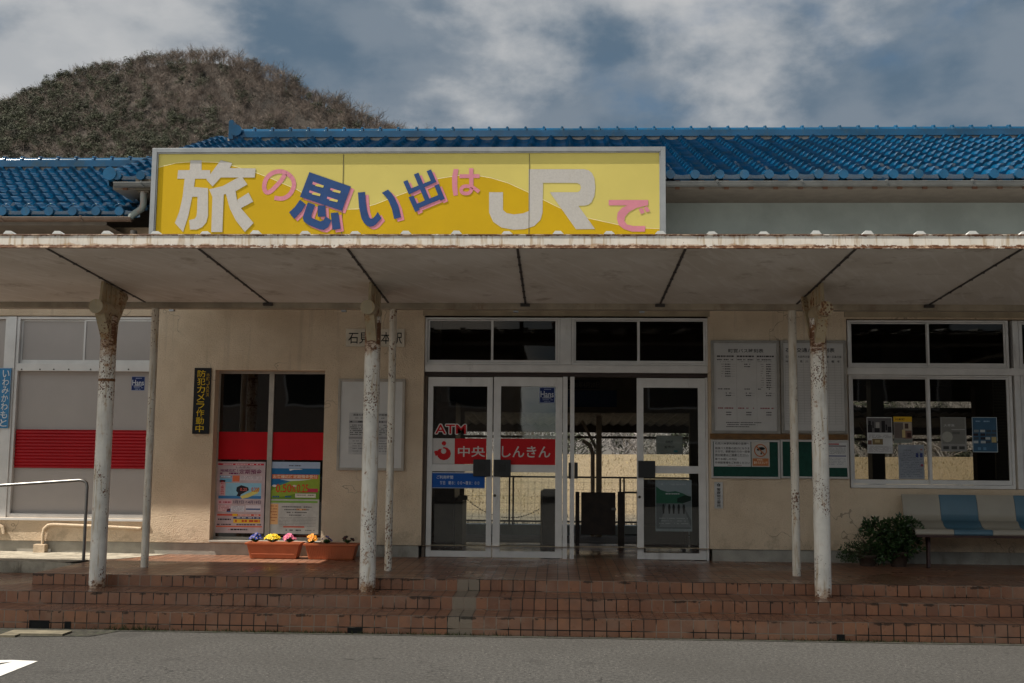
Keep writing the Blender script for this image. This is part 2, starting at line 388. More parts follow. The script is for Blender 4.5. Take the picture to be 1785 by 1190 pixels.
# tiled steps -------------------------------------------------------------
def tile_mat():
    m, t, b = newmat('terracotta_tiles')
    uv = t.nodes.new('ShaderNodeUVMap'); uv.uv_map = 'UVMap'; p = pos(t)
    br = t.nodes.new('ShaderNodeTexBrick'); br.offset = 0; br.squash = 1
    t.links.new(uv.outputs[0], br.inputs['Vector'])
    for k, v in (('Scale', 1.), ('Mortar Size', .045), ('Mortar Smooth', .25), ('Bias', 0), ('Brick Width', 1.), ('Row Height', 1.)): br.inputs[k].default_value = v
    br.inputs['Color1'].default_value = (.35, .160, .088, 1); br.inputs['Color2'].default_value = (.24, .108, .064, 1)
    br.inputs['Mortar'].default_value = (.1, .1, .1, 1)
    sp = t.nodes.new('ShaderNodeSeparateXYZ'); t.links.new(p, sp.inputs[0])
    col = br.outputs['Color']
    blot = noise(t, p, 9, 5, .65)
    col = mixc(t, ramp(t, blot, .35, .7, 0, .5), col, (.18, .10, .07))
    dust = noise(t, vmul(t, p, (1, 1, 1), (5, 3, 2)), 2.3, 4, .6)
    col = mixc(t, ramp(t, dust, .48, .66, 0, .42), col, (.31, .20, .145))
    # replaced pale tiles: two columns down the middle of the flight
    u = t.nodes.new('ShaderNodeSeparateXYZ'); t.links.new(uv.outputs[0], u.inputs[0])
    band = math_(t, 'MULTIPLY', math_(t, 'GREATER_THAN', u.outputs[0], -9.0), math_(t, 'LESS_THAN', u.outputs[0], -7.0))
    inz = math_(t, 'LESS_THAN', sp.outputs[1], 10.305)
    col = mixc(t, math_(t, 'MULTIPLY', math_(t, 'MULTIPLY', band, inz), .85), col, (.25, .21, .16))
    # joints: pale cement in places, black with moss in others
    jn = noise(t, vmul(t, p, (1, 1, 2.5)), 1.7, 3, .5)
    jc = mixc(t, ramp(t, jn, .44, .52), (.27, .20, .15), (.012, .010, .008))
    gz = t.nodes.new('ShaderNodeNewGeometry'); szn = t.nodes.new('ShaderNodeSeparateXYZ'); t.links.new(gz.outputs['True Normal'], szn.inputs[0])
    jc = mixc(t, math_(t, 'GREATER_THAN', szn.outputs[2], .5), jc, (.03, .022, .017))
    col = mixc(t, br.outputs['Fac'], col, jc)
    # black moss spreading from nosings and inner corners
    k1 = None
    for z0 in (FLOOR, .262, .155):
        dd = math_(t, 'ABSOLUTE', math_(t, 'SUBTRACT', sp.outputs[2], z0-.012))
        near = ramp(t, dd, 0., .03)
        k1 = near if k1 is None else math_(t, 'MINIMUM', k1, near)
    mo = noise(t, vmul(t, p, (1, .4, 1.5)), 5, 6, .7)
    mk = ramp(t, math_(t, 'ADD', mo, math_(t, 'MULTIPLY', math_(t, 'SUBTRACT', 1, k1), .20)), .73, .76)
    gn = t.nodes.new('ShaderNodeNewGeometry'); sn = t.nodes.new('ShaderNodeSeparateXYZ'); t.links.new(gn.outputs['True Normal'], sn.inputs[0])
    vert = math_(t, 'LESS_THAN', math_(t, 'ABSOLUTE', sn.outputs[2]), .5)
    mk = math_(t, 'MULTIPLY', mk, vert)
    col = mixc(t, math_(t, 'MULTIPLY', mk, .8), col, (.014, .012, .009))
    t.links.new(col, b.inputs['Base Color'])
    wet = noise(t, p, 1.1, 4, .6)
    rgh = ramp(t, wet, .35, .65, .20, .42)
    t.links.new(rgh, b.inputs['Roughness']); b.inputs['Specular IOR Level'].default_value = .45
    h = math_(t, 'ADD', math_(t, 'MULTIPLY', br.outputs['Fac'], -1.), math_(t, 'MULTIPLY', blot, .25))
    bump(t, b, h, .6, .006); return m
TILE = tile_mat(); T = .1025
st = MB()
def tread(x0, x1, y0, y1, z, rowp=T):
    st.face([(x0, y0, z), (x1, y0, z), (x1, y1, z), (x0, y1, z)], [(x0/T, (y0)/rowp), (x1/T, y0/rowp), (x1/T, y1/rowp), (x0/T, y1/rowp)])
def riser(x0, x1, y, z0, z1):
    v0 = (z1-z0)/T
    if z1-z0 < .12: v0 = 1.0
    st.face([(x0, y, z0), (x1, y, z0), (x1, y, z1), (x0, y, z1)], [(x0/T, -v0), (x1/T, -v0), (x1/T, 0), (x0/T, 0)])
def side(x, y0, y1, z0, z1):
    st.face([(x, y1, z0), (x, y0, z0), (x, y0, z1), (x, y1, z1)], [(y1/T, -1), (y0/T, -1), (y0/T, 0), (y1/T, 0)])
XL, XR = -9.0, 8.5
Y1, Y2, Y3 = 9.40, 9.83, 10.30
riser(XL, XR, Y1, -.02, .155); tread(XL, XR, Y1, Y2, .155)
riser(XL, XR, Y2, .155, .262); tread(XL, XR, Y2, Y3, .262)
PX = X(57, Y3, 1000)
riser(PX, XR, Y3, .262, FLOOR); side(PX, Y3, 11.3, .262, FLOOR); tread(XL, PX, Y3, 11.3, .262)
tread(PX, XR, Y3, 14.95, FLOOR, .205)
tag(st.build('steps', TILE), kind='structure')
DARKHOLE = mat('drain_shadow', (.006, .006, .006), .9)
for (a, b, c, d_) in ((53, 1083, 83, 1108), (115, 1085, 121, 1100), (608, 1096, 628, 1110), (1461, 1108, 1470, 1116)):
    x0, x1, z0, z1 = rect(a, b, c, d_, Y1)
    o = MB().ring(x0-.012, x1+.012, max(.0, z0)-.0, z1+.01, .012, .012, .004, .012, Y1-.006, Y1+.004)
    o.box(x0, x1, Y1-.003, Y1+.004, max(.0, z0)+.004, z1)
    tag(o.build('drain_hole', DARKHOLE), 'square drain hole in the lowest riser, %s' % ('larger one at far left' if a == 53 else 'narrow one beside the larger left hole' if a == 115 else 'below the middle post' if a == 608 else 'below the right post'), 'drain hole')

# ================================================================ BUILDING
B = empty('station_building', (0, YW, FLOOR), 'single-storey cream stucco railway station with blue glazed tile roofs', 'building')
XW0, XW1 = -9.5, 9.5
ZT = 4.2
ops = {}
def op(name, a, b, c, d_, Y=YW):
    ops[name] = rect(a, b, c, d_, Y); return ops[name]
LWIN = (-9.0, X(268, YW, 720), Zp(903, YW, 150), Zp(550, YW, 150))
PWIN = rect(370, 645, 563, 946, YW)
DOOR = (X(737, YW, 760), X(1236, YW, 760), FLOOR, Zp(551, YW, 990))
RWIN = (X(1478, YW, 700), 9.0, Zp(852, YW, 1620), Zp(556, YW, 1620))
openings = [LWIN, PWIN, DOOR, RWIN]
def wall_mesh(x0, x1, z0, z1, ops_, yf, yb, mb, flip=False):
    xs = sorted({x0, x1, *[v for o in ops_ for v in o[:2] if x0 < v < x1]})
    zs = sorted({z0, z1, *[v for o in ops_ for v in o[2:] if z0 < v < z1]})
    def solid(i, j):
        if i < 0 or j < 0 or i >= len(xs)-1 or j >= len(zs)-1: return True
        cx_, cz_ = (xs[i]+xs[i+1])/2, (zs[j]+zs[j+1])/2
        return not any(o[0] < cx_ < o[1] and o[2] < cz_ < o[3] for o in ops_)
    for i in range(len(xs)-1):
        for j in range(len(zs)-1):
            a, b, c, d_ = xs[i], xs[i+1], zs[j], zs[j+1]
            if solid(i, j):
                mb.face([(a, yf, c), (b, yf, c), (b, yf, d_), (a, yf, d_)])
                mb.face([(b, yb, c), (a, yb, c), (a, yb, d_), (b, yb, d_)])
            else:
                if solid(i-1, j): mb.face([(a, yf, c), (a, yf, d_), (a, yb, d_), (a, yb, c)])
                if solid(i+1, j): mb.face([(b, yb, c), (b, yb, d_), (b, yf, d_), (b, yf, c)])
                if solid(i, j-1): mb.face([(a, yf, c), (a, yb, c), (b, yb, c), (b, yf, c)])
                if solid(i, j+1): mb.face([(a, yb, d_), (a, yf, d_), (b, yf, d_), (b, yb, d_)])
w = MB(); wall_mesh(XW0, XW1, .50, 3.35, openings, YW, YW+.22, w)
w.build('wall', STUCCO, B)
# head trim above the windows: a stucco beam
for (a, c, nm) in ((DOOR[0]-.02, DOOR[1]+.02, 'lintel'), (RWIN[0]-.02, 9.0, 'lintel')):
    box('lintel', mat('lintel_render', (.36, .29, .20), .9, 0, .15, 4), B, a, c, YW-.012, YW+.15, DOOR[3]+.0, DOOR[3]+.09)
# plinth
p_ = MB(); xs_ = [XW0, DOOR[0]-.02]; p_.box(XW0, DOOR[0]-.03, YW+.02, YW+.2, .0, .497); p_.box(DOOR[1]+.03, XW1, YW+.02, YW+.2, .0, .497)
p_.build('plinth', PLINTH, B)
# upper walls
XG = -4.74
u = MB(); u.box(XG, XW1, YW+.0, YW+.22, 3.353, 4.75); u.build('upper_wall', UPPER, B)
MB().box(XG+2.45+3.0, XG+2.45+3.006, YW-.004, YW, 3.6, 4.4).build('crack', mat('crack_dark', (.03, .03, .03), .9), B)
u = MB(); u.box(XW0, XG-.003, YW+.004, YW+.224, 3.353, 4.12); u.build('upper_wall', TANUP, B)
# hall, back walls, ceiling: the dark interior seen through the glass
YB = 14.85
A0, A1 = X(808, YB, 850), X(1203, YB, 760); AZ = Zp(719, YB, 1060)
V0, V1 = X(1441, YB, 760), X(1702, YB, 760); VZ0, VZ1 = .95, Zp(672, YB, 1690)
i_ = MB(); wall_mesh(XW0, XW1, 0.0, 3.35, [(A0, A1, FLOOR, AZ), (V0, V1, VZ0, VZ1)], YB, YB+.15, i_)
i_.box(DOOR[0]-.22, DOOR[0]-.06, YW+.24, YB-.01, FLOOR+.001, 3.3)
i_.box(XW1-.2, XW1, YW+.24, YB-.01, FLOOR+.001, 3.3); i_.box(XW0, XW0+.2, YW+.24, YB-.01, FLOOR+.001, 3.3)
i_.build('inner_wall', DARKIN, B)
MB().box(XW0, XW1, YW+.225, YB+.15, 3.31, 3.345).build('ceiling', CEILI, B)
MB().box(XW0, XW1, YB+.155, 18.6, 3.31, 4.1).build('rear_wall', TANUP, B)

# --- door frames and leaves
YD = YW+.06
def ringp(name, px, w4, y0, y1, m=WHITE, parent=B, Y=None, bevel=.002):
    x0, x1, z0, z1 = px
    return MB().ring(x0, x1, z0, z1, *w4, y0, y1).build(name, m, parent, bevel=bevel)
def pane(x0, x1, z0, z1, y, parent, m=GLASS):
    return MB().box(x0, x1, y, y+.005, z0, z1).build('pane', m, parent)
def transom(x0, x1, xm, z0, z1, y, darkm=None):
    f = MB().ring(x0, x1, z0, z1, .03, .03, .022, .022, y, y+.06)
    w_ = empty_part('window', f, B)
    h = .028
    s1 = MB().ring(x0+.032, xm+.008, z0+.024, z1-.024, .02, .022, h, .014, y+.032, y+.052).build('sash', WHITE, w_, bevel=.0015)
    s2 = MB().ring(xm-.008, x1-.032, z0+.024, z1-.024, .022, .02, h, .014, y+.008, y+.028).build('sash', WHITE, w_, bevel=.0015)
    pane(x0+.05, xm-.012, z0+.05, z1-.036, y+.04, w_, darkm or GLASS); pane(xm+.012, x1-.05, z0+.05, z1-.036, y+.016, w_, darkm or GLASS)
    return w_
def empty_part(name, mb, parent, m=WHITE): return mb.build(name, m, parent, bevel=.002)
ZB = Zp(651, YD, 990)    # underside of the transom bar
ZM = Zp(636, YD, 990)
xa, xm, xb = X(741, YD, 600), X(858, YD, 600), X(976, YD, 600)
xc, xn, xd = X(996, YD, 600), X(1113, YD, 600), X(1234, YD, 600)
SMOKE = glass_mat('dark_tint_glass', (.55, .52, .49), .3)  # even dark tint with weak reflection for the transoms
transom(xa, xb, xm, ZM, DOOR[3]-.012, YD-.02, SMOKE); transom(xc, xd, xn, ZM, DOOR[3]-.012, YD-.02, SMOKE)
MB().box(xb+.002, xc-.002, YD-.03, YD+.07, ZM, DOOR[3]-.012).build('mullion', WHITE, B, bevel=.004)
MB().box(DOOR[0]+.004, DOOR[1]-.004, YD-.035, YD+.08, ZB+.01, ZM-.002).build('transom_bar', WHITE, B, bevel=.004)
MB().box(DOOR[0]+.004, DOOR[1]-.004, YD+.0, YD+.08, ZB-.035, ZB+.008).build('door_track', mat('dark_track', (.035, .02, .016), .6), B)  # track in one even dark brown
ZD = ZB-.037
# jambs
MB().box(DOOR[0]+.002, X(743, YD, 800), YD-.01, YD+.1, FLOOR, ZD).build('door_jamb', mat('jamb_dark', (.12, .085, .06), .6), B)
MB().box(X(981, YD, 800), X(989, YD, 800), YD-.02, YD+.1, FLOOR, ZD).build('door_jamb', WHITE, B, bevel=.002)
MB().box(X(993.5, YD, 800), X(1001, YD, 800), YD-.02, YD+.1, FLOOR, ZD).build('door_jamb', WHITE, B, bevel=.002)
MB().box(X(1231, YD, 800), DOOR[1]-.004, YD-.01, YD+.1, FLOOR, ZD).build('door_jamb', WHITE, B, bevel=.002)
for (a, b) in ((991, 995), (1001.3, 1007)):
    x0, x1, z0, z1 = rect(a, 806, b, 834, YD+.03)
    MB().box(x0, x1, YD-.02-.012, YD+.07, z0, z1).build('door_handle', BLACK, B)
def leaf(a, g0, g1, b, top, gt, m0, m1, gb, bot, y):
    """one glazed door leaf: outer edges a,b, glass edges g0,g1, rails"""
    x0, x1 = X(a, y, 820), X(b, y, 820); q0, q1 = X(g0, y, 820), X(g1, y, 820)
    zt, zg, zm0, zm1, zb_, zf = [Zp(v, y, (a+b)/2) for v in (top, gt, m0, m1, gb, bot)]
    zf = max(zf, FLOOR+.006); zt = min(zt, ZD-.002)
    f = MB(); f.box(x0, q0, y, y+.04, zf, zt); f.box(q1, x1, y, y+.04, zf, zt)
    f.box(q0, q1, y, y+.04, zg, zt); f.box(q0, q1, y, y+.04, zm1, zm0); f.box(q0, q1, y, y+.04, zf, zb_)
    o = f.build('door', WHITE, B, bevel=.002)
    pane(q0, q1, zm0, zg, y+.018, o); pane(q0, q1, zb_, zm1, y+.018, o)
    return o, (q0, q1, zm0, zg, zb_, zm1)
YL = YD+.005
d1, g1_ = leaf(744, 753, 848, 857.5, 657, 673, 809, 821.5, 960, 975, YL)
d2, g2_ = leaf(859.5, 872, 968, 980, 657, 673, 810, 823, 961, 977, YL)
d3, g3_ = leaf(1110.5, 1122, 1218, 1230.5, 659, 675.5, 812, 825, 964, 980, YL)
for dd_, r4 in ((d1, (825, 800.5, 855, 830)), (d2, (861, 801, 890.5, 830.5)), (d3, (1112.5, 803, 1142, 832.5))):
    x0, x1, z0, z1 = rect(*r4, YL)
    MB().box(x0, x1, YL-.03, YL-.002, z0, z1).build('push_plate', BLACK, dd_, bevel=.004)
    if dd_ is not d3: MB().box(x0+.055, x1-.05, YL-.034, YL-.0305, z0+.055, z1-.05).build('latch', mat('latch_black', (.005, .005, .005), .3), dd_)
for dd_, (px, py) in ((d2, (862.5, 863.5)), (d3, (1114.7, 866))):
    c = P(px, py, YL); MB().tube([(c.x, YL-.008, c.z), (c.x, YL-.001, c.z)], .016, 14).build('lock', mat('lock_brass', (.06, .05, .04), .4, .7), dd_)

# --- right window band
YR = YW+.05
RB = (X(1479, YR, 700), X(1768, YR, 700))
wt0, wt1 = Zp(641, YR, 1620), RWIN[3]-.01
transom(RB[0], X(1757, YR, 600), X(1617, YR, 600), wt0, wt1, YR-.02, SMOKE)
MB().box(RWIN[0]+.003, 9.0, YR-.035, YR+.08, Zp(654, YR, 1620), wt0-.002).build('transom_bar', WHITE, B, bevel=.004)
lw0, lw1 = RWIN[2]+.004, Zp(654.5, YR, 1620)
def slider(x0, x1, xm, z0, z1, y):
    f = MB().ring(x0, x1, z0, z1, .03, .03, .04, .018, y, y+.07)
    w_ = f.build('window', WHITE, B, bevel=.002)
    MB().ring(x0+.032, xm+.012, z0+.043, z1-.02, .026, .03, .05, .02, y+.040, y+.060).build('sash', WHITE, w_, bevel=.0015)
    MB().ring(xm-.012, x1-.032, z0+.043, z1-.02, .03, .026, .05, .02, y+.012, y+.032).build('sash', WHITE, w_, bevel=.0015)
    gr_ = glass_mat('dimmed_glass', (.66, .65, .62), .9); pane(x0+.05, xm-.012, z0+.085, z1-.035, y+.049, w_, gr_); pane(xm+.012, x1-.05, z0+.085, z1-.035, y+.021, w_, gr_)  # tint darkened to stand in for dark reflections dimming the view
    return w_
slider(RB[0], X(1766, YR, 750), X(1620, YR, 750), lw0, lw1, YR-.02)
MB().box(X(1768, YR, 700), X(1778, YR, 700), YR-.03, YR+.08, lw0, wt1).build('mullion', WHITE, B, bevel=.004)
x2 = X(1779, YR, 700)
transom(x2, x2+1.72, x2+.86, wt0, wt1, YR-.02, SMOKE); slider(x2, x2+1.75, x2+.875, lw0, lw1, YR-.02)
MB().box(x2+1.76, 9.0, YR-.02, YR+.1, lw0, wt1).build('panel', WHITE, B)
# --- left window band, panes backed by beige boards
YLW = YW+.04
BEIGE = mat('beige_board', (.42, .375, .35), .35, 0, .05, 1.2, dirt=((.2, .17, .15), 2, .6, .3))
lwr = X(267, YLW, 720)
zl0, zl1 = Zp(903, YLW, 150)+.002, Zp(552, YLW, 150)
zb0, zb1 = Zp(647, YLW, 150), Zp(634, YLW, 150)
f = MB(); f.ring(X(22, YLW, 720), lwr, zl0, zl1, .035, .035, .045, .03, YLW-.01, YLW+.07)
lw = f.build('window', WHITE, B, bevel=.002)
xa_ = X(22, YLW, 720)+.037; xb_ = lwr-.037
MB().box(xa_, xb_, YLW-.03, YLW+.06, zb0, zb1).build('transom_bar', WHITE, lw, bevel=.003)
for q in (40, 72, 96, 122, 160, 226):
    c = P(q, 644, YLW); sc_b = MB().tube([(c.x, YLW-.036, c.z), (c.x, YLW-.031, c.z)], .009, 8); sc_b.build('screw', mat('screw', (.1, .09, .08), .4, .8), lw)
xmm = X(147, YLW, 600)
MB().ring(xa_, xmm+.012, zb1+.002, zl1-.032, .02, .022, .045, .02, YLW+.03, YLW+.05).build('sash', WHITE, lw, bevel=.001)
MB().ring(xmm-.012, xb_, zb1+.002, zl1-.032, .022, .02, .045, .02, YLW+.005, YLW+.025).build('sash', WHITE, lw, bevel=.001)
MB().box(xa_+.02, xmm-.012, YLW+.04, YLW+.05, zb1+.05, zl1-.05).build('board', BEIGE, lw)
MB().box(xmm+.012, xb_-.02, YLW+.014, YLW+.02, zb1+.05, zl1-.05).build('board', BEIGE, lw)
MB().box(xa_, xb_, YLW+.035, YLW+.055, zl0+.047, zb0-.002).build('board', BEIGE, lw)
rz0, rz1 = Zp(816, YLW+.03, 140), Zp(749, YLW+.03, 140)
def red_band(x0, x1, parent):
    rb = MB(); n = 12; h = (rz1-rz0)/n
    for k in range(n):
        z = rz0+k*h
        rb.face([(x0, YLW+.018, z), (x1, YLW+.018, z), (x1, YLW+.033, z+h*.78), (x0, YLW+.033, z+h*.78)])
        rb.face([(x0, YLW+.033, z+h*.78), (x1, YLW+.033, z+h*.78), (x1, YLW+.018, z+h), (x0, YLW+.018, z+h)])
    rb.build('red_band', mat('red_ribbed_band', (.46, .006, .012), .4, 0, .08, 3, spec=.25), parent)
red_band(xa_+.002, xb_-.002, lw)
f = MB(); f.ring(-8.9, X(7, YLW, 720), zl0, zl1, .035, .035, .045, .03, YLW-.01, YLW+.07); lw2 = f.build('window', WHITE, B, bevel=.002)
MB().box(X(7, YLW, 720)+.001, X(22, YLW, 720)-.001, YLW-.025, YLW+.08, zl0, zl1).build('mullion', WHITE, B, bevel=.003)
MB().box(-8.86, X(7, YLW, 720)-.037, YLW+.035, YLW+.055, zl0+.047, zl1-.032).build('board', BEIGE, lw2)
red_band(-8.86, X(7, YLW, 720)-.039, lw2)
MB().box(-8.95, lwr+.0, YW-.03, YW+.03, zl0-.03, zl0-.002).build('sill', WHITE, B, bevel=.003)
# --- poster window (ATM corner)
YP = YW+.16
px0, px1, pz0, pz1 = rect(377, 647, 564, 946, YP)
pz0 = PWIN[2]+.003; px1 = PWIN[1]-.002
pxm = X(470, YP, 800)
fm = MB().ring(px0, px1, pz0, pz1, .02, .02, .05, .03, YP-.01, YP+.05); fm.box(pxm-.028, pxm+.028, YP-.015, YP+.05, pz0+.05, pz1-.03)
fm.box(PWIN[0]+.002, PWIN[1]-.002, YW-.02, YP-.012, pz0-.002, pz0+.02)
pw = fm.build('window', mat('bronze_white_frame', (.42, .38, .33), .4, .1), B, bevel=.002)
ATMG = glass_mat('atm_glass', (.35, .34, .33), 1.0, 2.2)
pane(px0+.02, pxm-.028, pz0+.05, pz1-.03, YP+.01, pw, ATMG); pane(pxm+.028, px1-.02, pz0+.05, pz1-.03, YP+.01, pw, ATMG)
for (a, b) in ((px0+.021, pxm-.029), (pxm+.029, px1-.021)):
    rf = MB(); zz0, zz1 = Zp(801, YP, 470), Zp(753, YP, 470); zm_ = zz0+.3*(zz1-zz0)
    rf.box(a, b, YP+.003, YP+.009, zz0, zm_-.002); rf.box(a, b, YP+.005, YP+.009, zm_-.002, zz1)
    rf.build('red_film_band', REDS, pw)
# interior bits of the ATM room
MB().box(px0-.3, px1+.3, YP+1.2, YP+1.25, .3, 3.2).build('partition', mat('atm_partition', (.09, .075, .06), .8), B)

# ---------------------------------------------------------------- roofs
def kawara(x0, x1, ey, ez, ry, rz, pitch=.2645, exposure=.235):
    mb = MB(); nc = int(round((x1-x0)/pitch)); L = math.hypot(ry-ey, rz-ez); nr = int(round(L/exposure)); ex = L/nr
    dy, dz = (ry-ey)/L, (rz-ez)/L; ny, nz = -dz, dy
    us = [0, .06, .12, .18, .24, .30, .36, .46, .58, .70, .82, .92]
    def prof(u_):
        return .052*math.sin(math.pi*min(1, u_/.36)) if u_ < .36 else -.014*math.sin(math.pi*(u_-.36)/.64)
    def row(s_, lift, dx):
        return [(x0+(c+u_)*pitch+dx, ey+dy*s_+ny*(prof(u_)+lift), ez+dz*s_+nz*(prof(u_)+lift)) for c in range(nc) for u_ in us]+\
               [(x0+nc*pitch+dx, ey+dy*s_+ny*lift, ez+dz*s_+nz*lift)]
    n = nc*len(us)+1; mb.smooth = True
    for i in range(nr):
        j = rnd.uniform(-.003, .003)
        jj = [rnd.uniform(-.004, .004) for _ in range(nc+1)]
        a = [(q[0]+jj[min(nc, k//len(us))]*.8, q[1], q[2]+jj[min(nc, k//len(us))]) for k, q in enumerate(row(i*ex-.012, .044+j, 0))]; m_ = row(i*ex+ex*.5, .022+j*.5, 0); b = row((i+1)*ex, 0, 0)
        mb.idx(a+m_+b, [(k, k+1, n+k+1, n+k) for k in range(n-1)]+[(n+k, n+k+1, 2*n+k+1, 2*n+k) for k in range(n-1)])
        lo = row(i*ex-.012 if i else -.012, .002 if i else -.03, 0)
        mb.idx(lo+a, [(k, k+1, n+k+1, n+k) for k in range(n-1)])
    mb.smooth = False
    # eave discs on the rolls
    for c in range(nc):
        cx_ = x0+(c+.18)*pitch; cy_ = ey-.012*dy; cz = ez+.022
        mb.tube([(cx_, cy_-.045, cz), (cx_, cy_+.02, cz)], .05, 16)
    return mb, pitch, nc
def ridge(x0, x1, y, z, mb, step=.2645, onz=True):
    for k, (w_, h) in enumerate(((.16, .03), (.145, .03), (.13, .03))):
        mb.box(x0, x1, y-w_, y+w_, z+k*.034, z+k*.034+h)
        mb.box(x0+.004, x1-.004, y-w_+.012, y+w_-.012, z+k*.034+h, z+(k+1)*.034)
    zc = z+.102
    n = 12
    def arc(x, r, zc=zc): return [(x, y-r*1.2*math.cos(math.pi*i/n), zc+r*math.sin(math.pi*i/n)) for i in range(n+1)]
    x = x0
    mb.smooth = True
    while x < x1-.02:
        xe = min(x+step, x1); j = rnd.uniform(-.003, .003)
        a, b = arc(x, .066, zc+j), arc(xe, .066, zc+j)
        mb.idx(a+b, [(i, n+1+i, n+2+i, i+1) for i in range(n)])
        c0, c1 = arc(x+.0, .066, zc), arc(x+.012, .088, zc); c2, c3 = arc(x+.042, .088, zc), arc(x+.054, .066, zc)
        for p0, p1 in ((c0, c1), (c1, c2), (c2, c3)):
            mb.idx(p0+p1, [(i, n+1+i, n+2+i, i+1) for i in range(n)])
        mb.tube([(x+.027, y-.07, zc+.05), (x+.027, y-.092, zc+.058)], .014, 8)
        x = xe
    mb.smooth = False
    return mb
EYR, EYL = 11.76, 11.83
ezr = Zp(309, EYR, 1250); ezl = Zp(373, EYL, 90)
RYR = 15.6; rzr = Zp(244, RYR, 1200); RYL = 15.4; rzl = Zp(297, RYL, 60)
xl_r = X(200, EYR, 300)
kb, pt, nc = kawara(xl_r, xl_r+.2645*58, EYR, ezr, RYR, rzr)
# verge rolls at the left edge of the high roof
L_ = math.hypot(RYR-EYR, rzr-ezr)
roof = kb.build('roof', BLUE, B)
vb = MB()
for i in range(16):
    s0, s1 = i/16, (i+1)/16
    a = Vector((xl_r-.03, EYR+(RYR-EYR)*s0, ezr+(rzr-ezr)*s0+.05)); b = Vector((xl_r-.03, EYR+(RYR-EYR)*s1, ezr+(rzr-ezr)*s1+.035))
    vb.tube([a, b], [.062, .052], 10)
    vb.box(xl_r-.075, xl_r-.06, a.y, b.y, min(a.z, b.z)-.13, min(a.z, b.z)+.02)
vb.tube([(xl_r-.03, EYR-.07, ezr+.04), (xl_r-.03, EYR, ezr+.04)], .075, 14)
vb.build('verge_tiles', BLUE, roof)
rb = ridge(X(412, RYR, 230), xl_r+.2645*58, RYR-.02, rzr+.01, MB())
xo = X(408, RYR, 230)
rb.poly([(xo-.02, rzr-.02), (xo+.05, rzr-.02), (xo+.05, rzr+.25), (xo+.035, rzr+.265), (xo-.005, rzr+.265), (xo-.02, rzr+.24)], RYR-.2, RYR+.16)
rb.tube([(xo+.09, RYR-.21, rzr+.11), (xo+.09, RYR+.15, rzr+.11)], .085, 12)
rb.box(xo-.32, xo+.0, RYR-.12, RYR+.1, rzr-.01, rzr+.03)
rb.build('ridge', BLUE, roof)
MB().box(xl_r+.1, xl_r+15, RYR-.15, RYR+.1, rzr-.1, rzr+.012).build('ridge_plaster', PLASTER, roof)
kb, _, nc2 = kawara(-11.0, -11.0+.2645*24, EYL, ezl, RYL, rzl)
# snow-stop loops on the second course
dyl, dzl = (RYL-EYL), (rzl-ezl); LL = math.hypot(dyl, dzl)
for c in range(24):
    cx_ = -11.0+(c+.68)*.2645; s_ = .30/LL
    cen = Vector((cx_, EYL+dyl*s_, ezl+dzl*s_+.03))
    pts = [cen+Vector((.055*math.cos(a_), 0, .035*math.sin(a_))) for a_ in [math.pi*k/8 for k in range(9)]]
    kb.tube(pts, .009, 6)
roof2 = kb.build('roof', BLUE, B)
ridge(-11.0, -4.6, RYL-.02, rzl+.01, MB()).build('ridge', BLUE, roof2)
MB().box(-11, -4.65, RYL-.15, RYL+.1, rzl-.1, rzl+.012).build('ridge_plaster', PLASTER, roof2)
# roof undersides and rear slopes
sl_ = MB()
for (x0, x1, ey, ez, ry, rz) in ((xl_r-.02, xl_r+15.3, EYR, ezr, RYR, rzr), (-11, xl_r-.1, EYL, ezl, RYL, rzl)):
    a = [(x0, ey+.02, ez-.05), (x1, ey+.02, ez-.05), (x1, ry, rz-.06), (x0, ry, rz-.06)]
    b = [(x0, ry, rz-.06), (x1, ry, rz-.06), (x1, 2*ry-ey, ez-.05), (x0, 2*ry-ey, ez-.05)]
    sl_.face(a); sl_.face(b)
    sl_.face([(x0, ey+.02, ez-.12), (x1, ey+.02, ez-.12), (x1, ey+.02, ez-.05), (x0, ey+.02, ez-.05)])
    sl_.face([(x0, ey+.02, ez-.12), (x0, YW+.02, ez-.12), (x1, YW+.02, ez-.12), (x1, ey+.02, ez-.12)])
sl_.build('eaves', mat('eave_boards', (.14, .12, .10), .8), B)
# gable infill of the high roof
MB().face and None
gm = MB(); gm.idx([(XG, YW+.1, 4.1), (XG, 18.6, 4.1), (XG, 18.6, 4.5), (XG, RYR, rzr-.08), (XG, YW+.1, 4.6)], [(0, 4, 3, 2, 1)])
gm.build('gable_wall', UPPER, B)
def gutter(x0, x1, y, z, m, r=.05, every=.9, name='gutter'):
    g_ = MB(); n = 8; g_.smooth = True
    a = [(x0, y+r*math.cos(t_), z+r*math.sin(t_)) for t_ in [math.pi+math.pi*i/n for i in range(n+1)]]
    b = [(x1, q[1], q[2]) for q in a]
    g_.idx(a+b, [(i, i+1, n+2+i, n+1+i) for i in range(n)])
    g_.smooth = False
    g_.tube([(x0, y-r, z+.002), (x1, y-r, z+.002)], .006, 6)
    x = x0+.3
    while x < x1:
        g_.box(x, x+.02, y-r-.006, y+r, z-.004, z+.02); g_.obox((x+.01, y-r-.004, z-.01), (x+.04, y-r+.01, z-.05), .012, .012); x += every
    return g_.build(name, m, B)
gutter(xl_r+.02, xl_r+15, EYR-.03, Zp(318, EYR-.03, 1250), GREYG, .045)
gutter(-11, X(232, EYL, 385), EYL-.04, Zp(380, EYL-.04, 90), BROWNM, .042)
MB().box(XG, XW1, YW-.02, YW-.002, Zp(324.5, YW, 1250)-.0, Zp(319, YW, 1250)+.05).build('fascia', mat('fascia_bluegrey', (.22, .27, .29), .6), B)
for k in range(46):
    x = xl_r+.1+k*.2645; ft = MB().box(x, x+.05, EYR-.005, EYR+.018, ezr-.13, ezr-.03); ft.build('rafter_end', mat('rafter_rust', (.10, .045, .025), .8), B)
